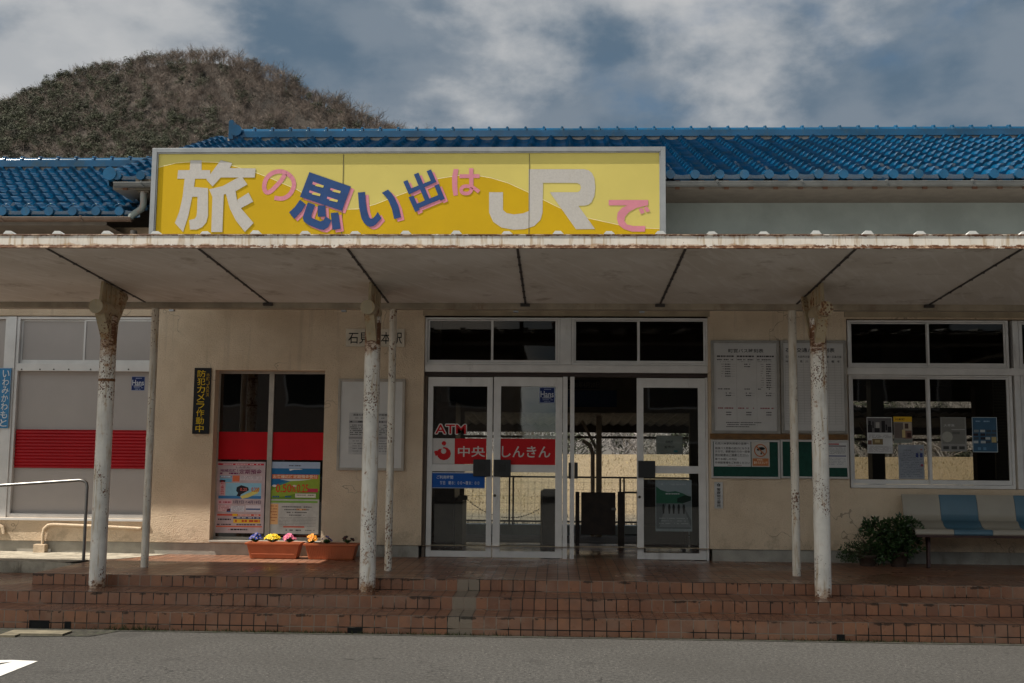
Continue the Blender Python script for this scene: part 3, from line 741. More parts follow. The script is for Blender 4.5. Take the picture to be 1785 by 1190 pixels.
# hopper heads and downpipes at the step between the roofs
hp = MB(); yh = 11.74
def hbox(a, b, c, d_, Y, dep=.12, mb=hp, tap=.0):
    x0, x1, z0, z1 = rect(a, b, c, d_, Y); mb.box(x0, x1, Y, Y+dep, z0, z1)
hbox(236, 312, 262, 331, yh, .16)
hbox(240, 331, 259, 335, yh+.02, .1)
hp.build('hopper', mat('hopper_brown', (.07, .055, .035), .6), B)
hp = MB(); hbox(197, 310, 238, 321, yh+.05, .1); hp.build('gutter', BROWNM, B)
hp = MB(); hbox(220, 382, 244, 397, yh, .14); hbox(224, 397, 241, 400, yh+.02, .1); hbox(244, 382, 258, 390, yh+.03, .1)
c1, c2 = P(233, 402, yh+.06), P(233, 425, yh+.06); hp.tube([c1, c2], .038, 10); hp.build('hopper', mat('hopper_grey', (.065, .058, .05), .6), B)
q = [P(250, 334, yh+.05), P(250, 345, yh+.05), P(250, 357, yh+.05), P(246, 364, yh+.05), P(229, 376, yh+.05), P(228, 381, yh+.05)]
MB().tube(q, .036, 12).build('downpipe', mat('grey_pipe', (.16, .19, .18), .5, dirt=((.25, .12, .08), 9, .5, .8)), B)

# ================================================================ BIG SIGN
YS = 11.50
S = empty('roof_sign', (X(712, YS, 400), YS, Zp(410, YS, 712)), 'long yellow signboard above the canopy with silver, navy and pink Japanese lettering', 'sign')
sx0, sx1 = X(262.5, YS, 330), X(1160.5, YS, 330); sz1 = Zp(256.5, YS, 712); sz0 = 3.66
FRM = mat('sign_frame_metal', (.27, .275, .28), .35, .5, .1, 5)
fr_ = MB(); t_ = .052
fr_.ring(sx0, sx1, sz0, sz1, t_, t_, t_, t_*.9, YS, YS+.17)
fr_.ring(sx0+t_, sx1-t_, sz0+t_, sz1-t_*.9, .012, .012, .012, .012, YS+.012, YS+.16)
fr_.build('frame', FRM, S, bevel=.002)
YF = YS+.030
FACEY = mat('sign_pale_yellow', (.47, .39, .09), .55, 0, .05, 1.5, dirt=((.50, .40, .12), 3, .6, .4))
FACED = mat('sign_deep_yellow', (.43, .272, .0008), .6, 0, .05, 1.5, spec=.2, dirt=((.5, .30, .005), 3, .6, .4))
MB().box(sx0+.06, sx1-.06, YF, YF+.12, sz0+.06, sz1-.06).build('face', FACEY, S)
wave = [(268, 296), (275, 292), (307, 284), (340, 281.5), (380, 283), (403, 288), (444, 300), (473, 311), (517, 330), (555, 352), (575, 361), (594, 365), (624, 364), (654, 356), (677, 347), (709, 335), (740, 320), (765, 311), (798, 306), (830, 305.5), (856, 310), (886, 319), (921, 335), (947, 348), (973, 361), (1000, 372), (1025, 380), (1075, 391), (1113, 397), (1154, 398.5)]
wv = [(P(x, y, YF).x, P(x, y, YF).z) for x, y in wave]
wv[0] = (sx0+.066, wv[0][1]); wv[-1] = (sx1-.066, wv[-1][1])
dm = MB()
for i in range(len(wv)-1):
    (a, za), (b, zb2) = wv[i], wv[i+1]
    dm.face([(a, YF-.0012, sz0+.066), (b, YF-.0012, sz0+.066), (b, YF-.0012, zb2), (a, YF-.0012, za)])
dm.use(FACED); dm.m = [0]*len(dm.m); dm.build('wave', None, S)
wl = MB()
for i in range(len(wv)-1):
    (a, za), (b, zb2) = wv[i], wv[i+1]; wl.face([(a, YF-.0018, za-.002), (b, YF-.0018, zb2-.002), (b, YF-.0018, zb2+.003), (a, YF-.0018, za+.003)])
wl.build('wave_line', mat('cream_line', (.72, .66, .40), .5), S)
for q in (597, 922):
    js = MB(); x = X(q, YF, 330); js.box(x, x+.006, YF-.0045, YF, sz0+.07, sz1-.066); js.build('panel_joint', mat('joint_dark', (.08, .07, .04), .7), S)
SILV = mat('worn_silver', (.40, .375, .35), .5, .2, .06, 60, dirt=((.34, .30, .22), 14, .56, .45))
NAVY = mat('sign_navy', (.004, .035, .135), .4, 0, .12, 10); PINK = mat('sign_pink', (.48, .165, .215), .5, 0, .06, 6)
class Let:
    def __init__(s, ox, oy, k): s.ox, s.oy, s.k = ox, oy, k
    def pt(s, x, y, dx=0, dy=0):
        p = P(s.ox+(x+dx)/s.k, s.oy+(y+dy)/s.k, YF); return (p.x, p.z)
    def polys(s, mb, L, y, dx=0, dy=0):
        for n_, q in enumerate(L): mb.poly([s.pt(a, b, dx, dy) for a, b in q], y-.0006*(n_+1), y)
    def line(s, mb, q, w, y):
        pts = []
        L_, R_ = [], []
        for i, (a, b) in enumerate(q):
            p0 = q[max(i-1, 0)]; p1 = q[min(i+1, len(q)-1)]
            dx, dy = p1[0]-p0[0], p1[1]-p0[1]; l = math.hypot(dx, dy); nx, ny = -dy/l, dx/l
            L_.append((a+nx*w/2, b+ny*w/2)); R_.append((a-nx*w/2, b-ny*w/2))
        for i in range(len(q)-1):
            mb.poly([s.pt(*L_[i]), s.pt(*L_[i+1]), s.pt(*R_[i+1]), s.pt(*R_[i])], y-.0004*(i % 3+1), y)
def smooth_line(q, n=4):
    o = []
    for i in range(len(q)-1):
        p0, p1, p2, p3 = q[max(i-1, 0)], q[i], q[i+1], q[min(i+2, len(q)-1)]
        for k in range(n):
            t = k/n
            o.append(tuple(.5*(2*p1[j]+(p2[j]-p0[j])*t+(2*p0[j]-5*p1[j]+4*p2[j]-p3[j])*t*t+(3*p1[j]-p0[j]-3*p2[j]+p3[j])*t**3) for j in (0, 1)))
    o.append(q[-1]); return o
YT = YF-.0025
L = Let(260, 250, 7)
tabi = [[(505, 205), (640, 205), (640, 330), (495, 330)], [(355, 325), (745, 325), (745, 430), (345, 430)],
 [(435, 425), (562, 425), (545, 560), (520, 680), (480, 880), (415, 1080), (315, 970), (370, 830), (410, 650)],
 [(540, 530), (720, 545), (720, 880), (700, 960), (650, 1020), (580, 1050), (500, 1050), (490, 935), (555, 920), (578, 890), (585, 840), (592, 650), (522, 650)],
 [(875, 205), (1015, 240), (985, 300), (870, 420), (775, 525), (700, 440), (740, 385)],
 [(955, 300), (1300, 305), (1290, 415), (868, 415)],
 [(1050, 437), (1130, 400), (1200, 500), (1060, 580), (920, 620), (780, 665), (735, 560), (900, 520)],
 [(775, 640), (912, 615), (895, 1080), (760, 1080)],
 [(938, 610), (1050, 545), (1075, 700), (1130, 800), (1275, 970), (1170, 1080), (1060, 940), (985, 790)],
 [(1075, 690), (1215, 600), (1270, 710), (1120, 790)]]
k = MB(); L.polys(k, tabi, YT); k.build('character', SILV, S)
L = Let(840, 270, 5.578)
jr = [(70, 362), (205, 362), (205, 535), (240, 565), (310, 578), (400, 568), (455, 545), (455, 138), (990, 138), (1035, 148), (1070, 175), (1093, 225), (1103, 310), (1095, 395), (1065, 460), (1035, 483), (1000, 492), (938, 494),
 (1100, 720), (915, 722), (660, 362), (930, 362), (953, 350), (964, 318), (953, 285), (925, 272), (595, 270), (590, 560), (570, 630), (510, 690), (420, 720), (310, 727), (190, 705), (110, 650), (70, 560)]
k = MB(); L.polys(k, [jr], YT); k.build('emblem', SILV, S)
pk = MB().use(PINK)
L = Let(440, 270, 7.935)
L.line(pk, smooth_line([(455, 262), (400, 350), (320, 440), (245, 508), (190, 512), (164, 450), (185, 345), (260, 260), (370, 226), (470, 250), (545, 312), (575, 390), (562, 470), (510, 552), (420, 602), (305, 592)]), 60, YT)
omoi = [[(790, 238), (1365, 438), (1240, 775), (660, 580)],
 [(660, 620), (740, 685), (680, 785), (580, 885), (510, 795), (590, 720)],
 [(770, 655), (870, 690), (820, 830), (820, 870), (940, 920), (985, 905), (1015, 850), (1095, 905), (1050, 1000), (990, 1038), (930, 1030), (770, 965), (715, 920), (700, 880), (705, 840)],
 [(905, 700), (1010, 700), (1020, 855), (905, 855)], [(1085, 805), (1190, 795), (1222, 1020), (1110, 1038)]]
pk.build('character', None, S); sl2 = MB().use(PINK); L.polys(sl2, omoi, YT, 44, 34); sl2.use(NAVY); L.polys(sl2, omoi, YT-.0045)
for q in ([(840, 370), (990, 425), (980, 455), (832, 405)], [(1085, 458), (1225, 500), (1215, 532), (1078, 485)], [(795, 490), (945, 540), (935, 572), (787, 520)], [(1040, 577), (1185, 625), (1175, 655), (1032, 605)]):
    sl2.use(PINK); L.polys(sl2, [q], YT-.0056)
    a, b, c, d_ = q; q2 = [((a[0]+b[0])/2-20, (a[1]+b[1])/2+3), b, c, ((d_[0]+c[0])/2-40, (d_[1]+c[1])/2-2)]
    sl2.use(FACEY); L.polys(sl2, [q2], YT-.0066)
sl2.build('character', None, S)
L = Let(610, 270, 7.4375)
ii = [[(105, 488), (198, 480), (205, 600), (220, 710), (250, 810), (272, 828), (300, 820), (330, 790), (362, 740), (410, 820), (340, 900), (300, 925), (265, 932), (225, 920), (180, 875), (150, 820), (120, 680)],
 [(415, 492), (495, 450), (540, 495), (580, 550), (630, 660), (662, 808), (575, 832), (545, 700), (500, 590), (465, 540)]]
de = [[(692, 348), (748, 325), (820, 488), (765, 512)], [(787, 437), (1060, 330), (1122, 350), (790, 500)], [(995, 212), (1052, 188), (1122, 352), (1065, 372)],
 [(830, 255), (890, 230), (1035, 580), (975, 600)], [(762, 550), (825, 528), (905, 712), (848, 740)], [(865, 635), (1150, 520), (1175, 575), (885, 695)], [(1095, 400), (1152, 378), (1232, 570), (1175, 595)]]
for q_, o1, o2 in ((ii, 44, 34), (de, 40, 30)):
    k = MB().use(PINK); L.polys(k, q_, YT, o1, o2); k.use(NAVY); L.polys(k, q_, YT-.0045); k.build('character', None, S)
pk = MB().use(PINK)
ha = [[(1345, 182), (1408, 182), (1392, 290), (1392, 400), (1400, 520), (1345, 530), (1328, 440), (1325, 360), (1325, 280)], [(1420, 250), (1680, 248), (1680, 298), (1420, 300)], [(1545, 172), (1600, 172), (1602, 440), (1548, 440)]]
L.polys(pk, ha, YT); L.line(pk, smooth_line([(1575, 420), (1572, 460), (1545, 492), (1500, 500), (1455, 485), (1443, 445), (1470, 412), (1530, 405), (1600, 425), (1675, 478)]), 46, YT-.002)
pk.build('character', None, S); pk = MB().use(PINK)
L = Let(840, 270, 5.578)
dd2 = [[(1233, 437), (1617, 437), (1617, 490), (1233, 490)], [(1420, 488), (1500, 470), (1610, 490), (1500, 515), (1430, 555), (1392, 600), (1385, 640), (1410, 675), (1470, 690), (1590, 690), (1585, 745), (1460, 745), (1380, 720), (1330, 680), (1312, 620), (1320, 560), (1360, 515)],
 [(1525, 525), (1562, 515), (1585, 560), (1545, 575)], [(1572, 512), (1608, 500), (1635, 545), (1600, 558)]]
L.polys(pk, dd2, YT)
pk.build('character', None, S)
lg = MB()
for q in (300, 600, 900, 1120):
    x = X(q, YS, 400); lg.obox((x, YS+.1, 3.02), (x, YS+.1, sz0), .05, .05); lg.obox((x, YS+.1, sz0+.2), (x, YW, 3.5), .04, .04)
lg.build('bracket', FRM, S)

# ================================================================ CANOPY
CF, CB = 8.70, 10.94
zcf = Zp(431.5, CF, 892); zcb = Zp(529, CB, 892)
C = empty('entrance_canopy', (0, 10.3, .262), 'long rusty white metal canopy on pipe posts along the station front', 'canopy')
slp = (zcb-zcf)/(CB-CF)
def cz(y): return zcf+slp*(y-CF)
CX0, CX1 = -9.2, 8.8
def soffit_mat():
    m, t, b = newmat('painted_soffit'); p = pos(t)
    c = mixc(t, ramp(t, noise(t, p, 1.2, 5, .6), .35, .7), (.62, .58, .52), (.74, .71, .66))
    dn = t.nodes.new('ShaderNodeVectorRotate'); t.links.new(p, dn.inputs['Vector']); dn.inputs['Angle'].default_value = .5; dn.rotation_type = 'Z_AXIS'
    s1 = noise(t, vmul(t, dn.outputs[0], (5, .7, 1)), 2.6, 3, .5, .8)
    c = mixc(t, ramp(t, s1, .50, .66, 0, .38), c, (.82, .80, .77))
    s2 = noise(t, p, 3, 6, .7); c = mixc(t, ramp(t, s2, .55, .72, 0, .5), c, (.26, .20, .14))
    t.links.new(c, b.inputs['Base Color']); b.inputs['Roughness'].default_value = .7
    return m
sf = MB(); n_ = 40
sf.idx([(CX0, CF+.02, cz(CF)+.002), (CX1, CF+.02, cz(CF)+.002), (CX1, CB, cz(CB)+.002), (CX0, CB, cz(CB)+.002), (CX0, CF+.02, cz(CF)+.06), (CX1, CF+.02, cz(CF)+.06), (CX1, CB, cz(CB)+.06), (CX0, CB, cz(CB)+.06)],
       [(3, 2, 1, 0), (4, 5, 6, 7), (0, 1, 5, 4), (1, 2, 6, 5), (2, 3, 7, 6), (3, 0, 4, 7)])
sf.build('soffit', soffit_mat(), C)
zft = Zp(409, CF, 892)
FAS = rust_mat('rusty_white_fascia', (.82, .75, .66), .15, .70, 40, edges=[(zcf+.005, .04, .755), (zft, .035, .775)], rough=.5)
fa = MB(); fa.box(CX0, CX1, CF-.012, CF+.018, zcf-.006, zft); fa.box(CX0, CX1, CF-.016, CF-.0125, zcf-.006, zcf+.003); fa.box(CX0, CX1, CF-.018, CF-.0125, zft-.007, zft)
fa.build('fascia', FAS, C, bevel=.002)
MB().box(-4.12, CX1, CB-.02, YW-.003, 3.30, 3.315).build('added_sun_blocker', mat('sun_blocker_metal', (.35, .34, .32), .5, .3), C)  # unseen strip added to stop sun through the gap and shape the wall shadow
# folded sheet roof with ribs running front to back
rs = MB(); WR = mat('white_roof_sheet', (.66, .66, .64), .45, 0, .08, 4)
pitch = .4085; x0r = X(1241, CF, 408); k0 = int((CX0-x0r)/pitch)+1
rzz = lambda y: zft+.004+slp*(y-CF)
x = x0r+k0*pitch; prev = CX0
while x < CX1-.1:
    rs.face([(prev, CF-.01, rzz(CF)), (x-.055, CF-.01, rzz(CF)), (x-.055, CB+.05, rzz(CB)), (prev, CB+.05, rzz(CB))])
    j = rnd.uniform(-.006, .008)
    prof = [(x-.045, 0), (x-.024+j*.5, .024+j*.7), (x+.020+j*.5, .024+j*.4), (x+.045, 0)]
    f0 = [(a, CF-.016, rzz(CF)+h) for a, h in prof]; f1 = [(a, CB+.05, rzz(CB)+h) for a, h in prof]
    for i in range(3): rs.face([f0[i], f0[i+1], f1[i+1], f1[i]])
    rs.face(f0)
    prev = x+.055; x += pitch
rs.face([(prev, CF-.01, rzz(CF)), (CX1, CF-.01, rzz(CF)), (CX1, CB+.05, rzz(CB)), (prev, CB+.05, rzz(CB))])
rs.build('roof_sheet', WR, C)
# rear gutter beam
RUSTW = rust_mat('rusty_white_paint', (.56, .51, .44), .62, .70, 44)
gb = MB(); gb.box(CX0, CX1, CB, CB+.11, cz(CB)-.055, cz(CB)+.05); gb.box(CX0, CX1, CB-.008, CB-.001, cz(CB)-.012, cz(CB)+.002)
gb.build('rear_beam', mat('beam_paint', (.40, .34, .26), .6, 0, .2, 4, dirt=((.2, .1, .05), 5, .56, .7)), C)
# seams across the soffit
SEAM = mat('dark_seam', (.055, .048, .045), .7, 0, .3, 15)
seams = [(-178+5, 0), (80, 162), (345, 437), (605, 666), (902, 908), (1195, 1160), (1492, 1408), (1782, 1653)]
for (a, b) in seams[1:]:
    xf = X(a, CF+.02, 435); 
    se = MB(); se.obox((xf, CF+.03, cz(CF+.03)-.002), (xf, CB-.03, cz(CB-.03)-.002), .020, .006)
    for i in range(1, 8):
        y = CF+.03+i*(CB-CF-.08)/8; se.box(xf-.014, xf+.014, y-.008, y+.008, cz(y)-.010, cz(y)+.002)
    se.box(xf-.05, xf+.045, CB-.035, CB+.02, cz(CB)-.03, cz(CB)-.004) if a in (345, 902, 1195, 1782) else None
    se.build('soffit_seam', SEAM, C)
# posts with bracket arms
PTS = [(168, 1021), (638, 1032), (1436, 1043)]
YPO = 10.16
def rust_post(i): return rust_mat('rusty_post_paint_%d' % i, (.84, .79, .71), .95+.1*i, .655, 85+8*i, edges=[(.25, .22, .79), (2.62, .40, .74)])
for i, (a, b) in enumerate(PTS):
    xb2 = P(a, b, Z=.262).x if False else X(a, YPO, 1020)
    xt = X((190, 652, 1425)[i], YPO, 600)
    xx = (xb2+xt)/2
    ztop = 2.78
    po = MB(); po.tube([(xx, YPO, .262), (xx, YPO, .285), (xx, YPO, 2.2), (xx, YPO, ztop)], .0735, 28)
    o = po.build('post', rust_post(i), C)
    mbk = MB()
    mbk.tube([(xx, YPO-.33, 2.83), (xx, YPO-.32, 2.83), (xx, YPO+.02, 2.83), (xx, YPO+.10, 2.83)], .066, 24)
    # web plate up to the soffit, gusset down to the post
    for sx_ in (-.001,):
        v = [(YPO-.24, 2.88), (YPO+.30, 2.88), (YPO+.36, cz(YPO+.36)), (YPO-.20, cz(YPO-.2))]
        A = [(xx-.012, p, q) for p, q in v]; Bq = [(xx+.012, p, q) for p, q in v]
        mbk.face(A[::-1]); mbk.face(Bq)
        for k in range(4): mbk.face([A[k], A[(k+1) % 4], Bq[(k+1) % 4], Bq[k]])
        v = [(YPO-.27, 2.82), (YPO-.07, 2.55), (YPO+.08, 2.55), (YPO+.12, 2.85)]
        A = [(xx-.045, p, q) for p, q in v]; Bq = [(xx+.045, p, q) for p, q in v]
        mbk.face(A[::-1]); mbk.face(Bq)
        for k in range(4): mbk.face([A[k], A[(k+1) % 4], Bq[(k+1) % 4], Bq[k]])
    for k in range(4):
        y = YPO-.14+k*.11; mbk.box(xx-.018, xx+.018, y, y+.012, 2.89, cz(y)-.004)
    mbk.obox((xx-.03, YPO+.10, 2.62), (xx-.03, YPO+.42, cz(YPO+.42)-.01), .05, .05)
    mbk.box(xx-.045, xx+.045, YPO-.21, YPO+.38, cz(YPO-.21)-.012, cz(YPO+.38)-.002) if False else None
    mbk.build('bracket', rust_mat('rusty_bracket', (.50, .41, .27), 1.0, .61, 60), o)
    if i == 0:
        MB().tube([(xx, YPO, 2.16), (xx, YPO, 2.185)], .0755, 28).build('weld_band', mat('rust_plain', (.20, .09, .035), .8, 0, .4, 40), o)
TH = [(253, 270, 985), (676, 686, 995), (1388, 1381, 1003)]
for i, (a, t2, b) in enumerate(TH):
    y = CB+.055; xb2 = X(a, y, 985); xt = X(t2, y, 545); xx = (xb2+xt)/2
    po = MB(); po.tube([(xx, y, FLOOR), (xx, y, FLOOR+.02), (xx, y, 2.2), (xx, y, cz(CB)-.055)], (.038, .037, .040)[i], 18)
    if i == 0: po.tube([(xx, y, 1.62), (xx, y, 1.66)], .0405, 18)
    po.build('downpipe', rust_mat('rusty_pipe_paint_%d' % i, (.78, .72, .62), (.5, 1.0, .9)[i], (.72, .67, .665)[i], 75), C)

# ================================================================ RAMP, HANDRAIL, CONDUIT
rmp = MB()
xr1 = X(245, 11.6, 970)
v = [(XL, .20), (xr1-.75, FLOOR+.004), (xr1, FLOOR+.008), (xr1, .20)]
y0_, y1_ = 11.31, YW+.015
rmp.face([(XL, y0_, .262), (PX, y0_, .262), (PX, y0_, FLOOR), (xr1-.75, y0_, FLOOR+.004), (XL, y0_, .40)])
rmp.face([(XL, y0_, .40), (xr1-.75, y0_, FLOOR+.004), (xr1-.75, y1_, FLOOR+.004), (XL, y1_, .40)])
rmp.face([(xr1-.75, y0_, FLOOR+.004), (xr1-.3, y0_+.5, FLOOR+.004), (xr1, y1_, FLOOR+.004), (xr1-.75, y1_, FLOOR+.004)])
tag(rmp.build('ramp', mat('ramp_concrete', (.38, .34, .27), .9, 0, .3, 5, .8, 55, .01, dirt=((.10, .08, .06), 8, .5, .8))), kind='structure')
yh_ = 11.55
H_ = empty('handrail', (X(146, yh_, 975), yh_, FLOOR), 'bent stainless steel handrail at the left edge of the steps', 'handrail')
hx = X(147, yh_, 975); ht = X(151, yh_, 836); hz = Zp(837, yh_, 151); hl = P(-60, 850, yh_)
hxm = (hx+ht)/2
MB().tube([(hxm, yh_, FLOOR), (hxm, yh_, hz-.07), (hxm-.008, yh_, hz-.03), (hxm-.035, yh_, hz-.006), (hxm-.08, yh_, hz), (hl.x, yh_, hl.z)], .017, 14).build('rail', STEEL, H_)
MB().tube([(hxm, yh_, FLOOR+.001), (hxm, yh_, FLOOR+.012)], .045, 16).build('base_flange', STEEL, H_)
K_ = empty('conduit', (X(75, YW, 960), YW, .5), 'cream painted conduit pipe bending along the wall under the left window', 'conduit')
yc = YW-.028
cp = [P(q, w_, yc) for q, w_ in ((74, 952), (75, 930), (77, 921), (84, 915), (93, 914), (170, 917), (246, 921))]
MB().tube(cp, .017, 10).build('pipe', STUCCO, K_)
x0, x1, z0, z1 = rect(62, 948, 82, 967, yc); MB().box(x0, x1, YW-.09, YW-.002, z0, z1).build('junction_box', STUCCO, K_, bevel=.004)
K2 = empty('conduit', (X(2, YW, 930), YW, .5), 'stub of cream conduit cut by the left edge of the photo', 'conduit')
MB().tube([P(-30, 914, yc), P(-5, 914, yc), P(4, 918, yc), P(7, 930, yc)], .02, 10).build('pipe', STUCCO, K2)

# ================================================================ NOTICES, BOARDS, STICKERS
YN = YW-.004
def flat(mb, x0, x1, z0, z1, y, m): mb.use(m); mb.poly([(x0, z0), (x1, z0), (x1, z1), (x0, z1)], y, y)
def sheet(r4, Y, m=PAPER, th=.004):
    """a thin real sheet; returns mesh, mapping from 0..1 (u right, v down) to x,z"""
    x0, x1, z0, z1 = rect(*r4, Y); mb = MB().use(m); mb.box(x0, x1, Y, Y+th, z0, z1)
    U = lambda u_: x0+(x1-x0)*u_
    V = lambda v_: z1-(z1-z0)*v_
    mb.lay = 0
    def blk(u0_, v0_, u1_, v1_, c, d_=1): flat(mb, U(u0_), U(u1_), V(v1_), V(v0_), Y-.0005*d_, c if not isinstance(c, tuple) else ink(*c))
    def tx(s_, u0_, v0_, u1_, v1_, c, bold=0., d_=3): text(mb, s_, U(u0_), U(u1_), V(v1_), V(v0_), Y-.0005*d_, bold, m=ink(*c))
    def vt(s_, u0_, v0_, u1_, v1_, c, bold=0., d_=3): vtext(mb, s_, U(u0_), U(u1_), V(v1_), V(v0_), Y-.0005*d_, bold, m=ink(*c))
    def ln(u0_, u1_, v_, h, c, seed=0, fill=.8, d_=3): dashes(mb, U(u0_), U(u1_), V(v_+h), (z1-z0)*h, Y-.0005*d_, ink(*c), seed, fill)
    return mb, blk, tx, vt, ln
# station name board
mb, blk, tx, vt, ln = sheet((603, 573, 705, 604), YN-.02, mat('name_board_white', (.62, .54, .43), .6), .02)
tx('石見川本駅', .04, .18, .96, .84, (15, 12, 10), .008)
tag(mb.build('station_name_board'), 'small cream board with brush-lettered station name half hidden by the middle post', 'sign')
# security camera sign
mb, blk, tx, vt, ln = sheet((337, 641, 366, 756), YN-.015, ink(16, 16, 20), .015)
vt('防犯カメラ作動中', .20, .03, .68, .98, (214, 176, 20), .004); vt('市町ＪＡ共済', .74, .08, .93, .44, (190, 150, 30), 0.)
tag(mb.build('camera_warning_sign'), 'tall narrow black sign with yellow vertical characters beside the poster window', 'sign')
# station name in hiragana
mb, blk, tx, vt, ln = sheet((-10, 641, 17, 746), YW+.04-.045, mat('sky_blue_enamel', (.012, .19, .42), .3), .01)
vt('いわみかわもと', .46, .03, .90, .98, (220, 225, 228), .02)
blk(.0, .0, 1, .006, (200, 205, 210)); blk(.985, 0, 1, 1, (200, 205, 210))
tag(mb.build('hiragana_name_sign'), 'blue enamel sign with white vertical hiragana at the far left edge', 'sign')
# navy stickers
def hans(r4, Y, label, tone=1.):
    mb, blk, tx, vt, ln = sheet(r4, Y, ink(18, 42, 100), .002)
    blk(0, 0, 1, .03, (150, 160, 190)); blk(0, .97, 1, 1, (150, 160, 190)); blk(0, 0, .03, 1, (150, 160, 190)); blk(.97, 0, 1, 1, (150, 160, 190))
    tx('Hans', .07, .24, .93, .64, (205, 208, 215), .015); blk(.18, .66, .78, .70, (205, 208, 215), 2)
    ln(.25, .75, .10, .05, (160, 170, 200), 1); ln(.1, .9, .78, .04, (160, 170, 200), 2); ln(.3, .7, .88, .05, (160, 170, 200), 3)
    tag(mb.build('sticker'), label, 'sticker', 'navy security stickers')
hans((229, 656, 252.5, 680.5), YLW+.033, 'navy square sticker on the beige boarded left window')
hans((940.5, 675, 967, 702), YL+.015, 'navy square sticker at the top corner of the glass door')
# white notice board with frame
def board(label, r4, back, Y=YN-.03, wf=.03, fm=WHITE, name='notice_board', grp=None):
    x0, x1, z0, z1 = rect(*r4, Y)
    o = empty(name, ((x0+x1)/2, Y, z0), label, 'notice board', grp)
    MB().ring(x0, x1, z0, z1, wf, wf, wf, wf, Y, Y+.03).build('frame', fm, o, bevel=.003)
    MB().box(x0+wf-.004, x1-wf+.004, Y+.012, Y+.025, z0+wf-.004, z1-wf+.004).build('backing', back, o)
    return o, (x0+wf, x1-wf, z0+wf, z1-wf), Y+.012
WB = mat('whiteboard_paper', (.64, .62, .59), .45, 0, .06, 3)
bo, inn, yb_ = board('white framed notice board behind the middle post, holding one timetable sheet', (588, 660, 705, 820), WB, fm=mat('cream_frame', (.42, .37, .31), .5))
mb, blk, tx, vt, ln = sheet((608, 719, 680, 792), yb_-.004, mat('grey_white_paper', (.50, .49, .48), .7))
tx('高速石見線', .10, .03, .42, .08, (40, 40, 40), .02); tx('時刻表', .70, .03, .93, .08, (40, 40, 40), .02)
ln(.15, .9, .12, .02, (110, 110, 110), 4); blk(.0, .19, 1, .25, (150, 148, 148)); ln(.03, .97, .205, .03, (60, 60, 60), 5)
for i in range(6): ln(.03, .35, .29+i*.045, .02, (70, 70, 70), 6+i); ln(.5, .97, .29+i*.045, .02, (90, 90, 90), 16+i, .6)
blk(.0, .58, 1, .63, (150, 148, 148))
for i in range(5): ln(.1, .97, .67+i*.06, .018, (120, 120, 120), 26+i, .7)
for i in range(8): blk(0, .29+i*.09, 1, .293+i*.09, (130, 130, 130), 2)
tag(mb.build('timetable_sheet'), 'printed timetable sheet in the white framed board behind the middle post', 'notice')
# timetable boards right of the doors
ttc = mat('timetable_white', (.50, .48, .46), .5, 0, .08, 2)
bo, inn, yb_ = board('framed town bus timetable board right of the doors, left of the pair', (1240, 593, 1359.5, 755.5), ttc, grp='framed timetable boards', fm=mat('grey_frame', (.30, .28, .25), .5))
def tmb(r4, title, seed, reds=True, cols=((.04, .32), (.37, .65), (.70, .97)), Y=None, label='', hidden=False):
    mb, blk, tx, vt, ln = sheet(r4, Y, mat('timetable_sheet', (.54, .52, .50), .6, 0, .05, 4), .003)
    K = (62, 58, 56)
    if title: tx(title, .22, .045, .80, .085, (30, 28, 28), .03)
    rr = random.Random(seed)
    return mb, blk, tx, vt, ln, K
mb, blk, tx, vt, ln, K = tmb((1247, 601, 1353, 750), None, 1, Y=yb_-.004)
tx('町営バス時刻表', .22, .045, .80, .092, (28, 26, 26), .03)
rr = random.Random(3)
for c0 in (.03, .36, .69):
    ln(c0, c0+.28, .125, .018, (60, 56, 56), rr.randint(0, 999), .95); ln(c0, c0+.27, .168, .012, (70, 66, 66), rr.randint(0, 999), .85)
    ln(c0, c0+.27, .195, .005, (110, 105, 100), rr.randint(0, 999), .5)
for i in range(6): ln(.16, .25, .222+i*.028, .011, K, i+40, .95); blk(.24, .229+i*.028, .33, .2305+i*.028, (110, 105, 100)); ln(.1, .15, .224+i*.028, .006, (110, 105, 100), i)
for i in range(2): ln(.48, .58, .222+i*.028, .011, K, i+50, .95)
for i in range(11): ln(.84, .92, .222+i*.027, .012, K, i+60, .95); ln(.75, .8, .224+i*.027, .006, (110, 105, 100), i); blk(.92, .229+i*.027, .99, .2305+i*.027, (110, 105, 100))
for c0 in (.04, .37, .70):
    ln(c0, c0+.2, .512, .012, (80, 76, 74), int(c0*99), .8)
    for i in range(2): ln(c0+.13, c0+.22, .56+i*.028, .011, K, i+80, .95); blk(c0+.22, .567+i*.028, c0+.28, .5685+i*.028, (110, 105, 100))
    ln(c0, c0+.26, .735, .013, (150, 70, 78), int(c0*77), .8)
    for i in range(2): ln(c0+.13, c0+.22, .785+i*.028, .011, K, i+90, .95)
for i in range(3): ln(.17, .75-.1*i, .905+i*.024, .009, K, i+95, .9)
for c0 in (.01, .35, .68, .99): blk(c0, .1, c0+.002, .95, (130, 124, 120))
tag(mb.build('timetable_sheet'), 'town bus timetable sheet with red weekend rows in the left framed board', 'notice')
bo, inn, yb_ = board('framed coach timetable board crossed by two posts, right of the pair', (1361.5, 593, 1477, 755.5), ttc, grp='framed timetable boards', fm=mat('grey_frame', (.30, .28, .25), .5))
mb, blk, tx, vt, ln, K = tmb((1367, 601, 1471, 750), None, 2, Y=yb_-.004)
tx('石見交通バス時刻表', .03, .035, .86, .088, (28, 26, 26), .03)
tx('石見川本・大田市方面　石見川本・大朝・広島方面', .03, .125, .97, .155, (60, 56, 56), .01)
tx('停車　石　見　川　本　　行　先　備　考', .03, .18, .94, .21, (50, 46, 46), .02)
for i in range(24): blk(.02, .235+i*.030, .98, .2365+i*.030, (120, 116, 114))
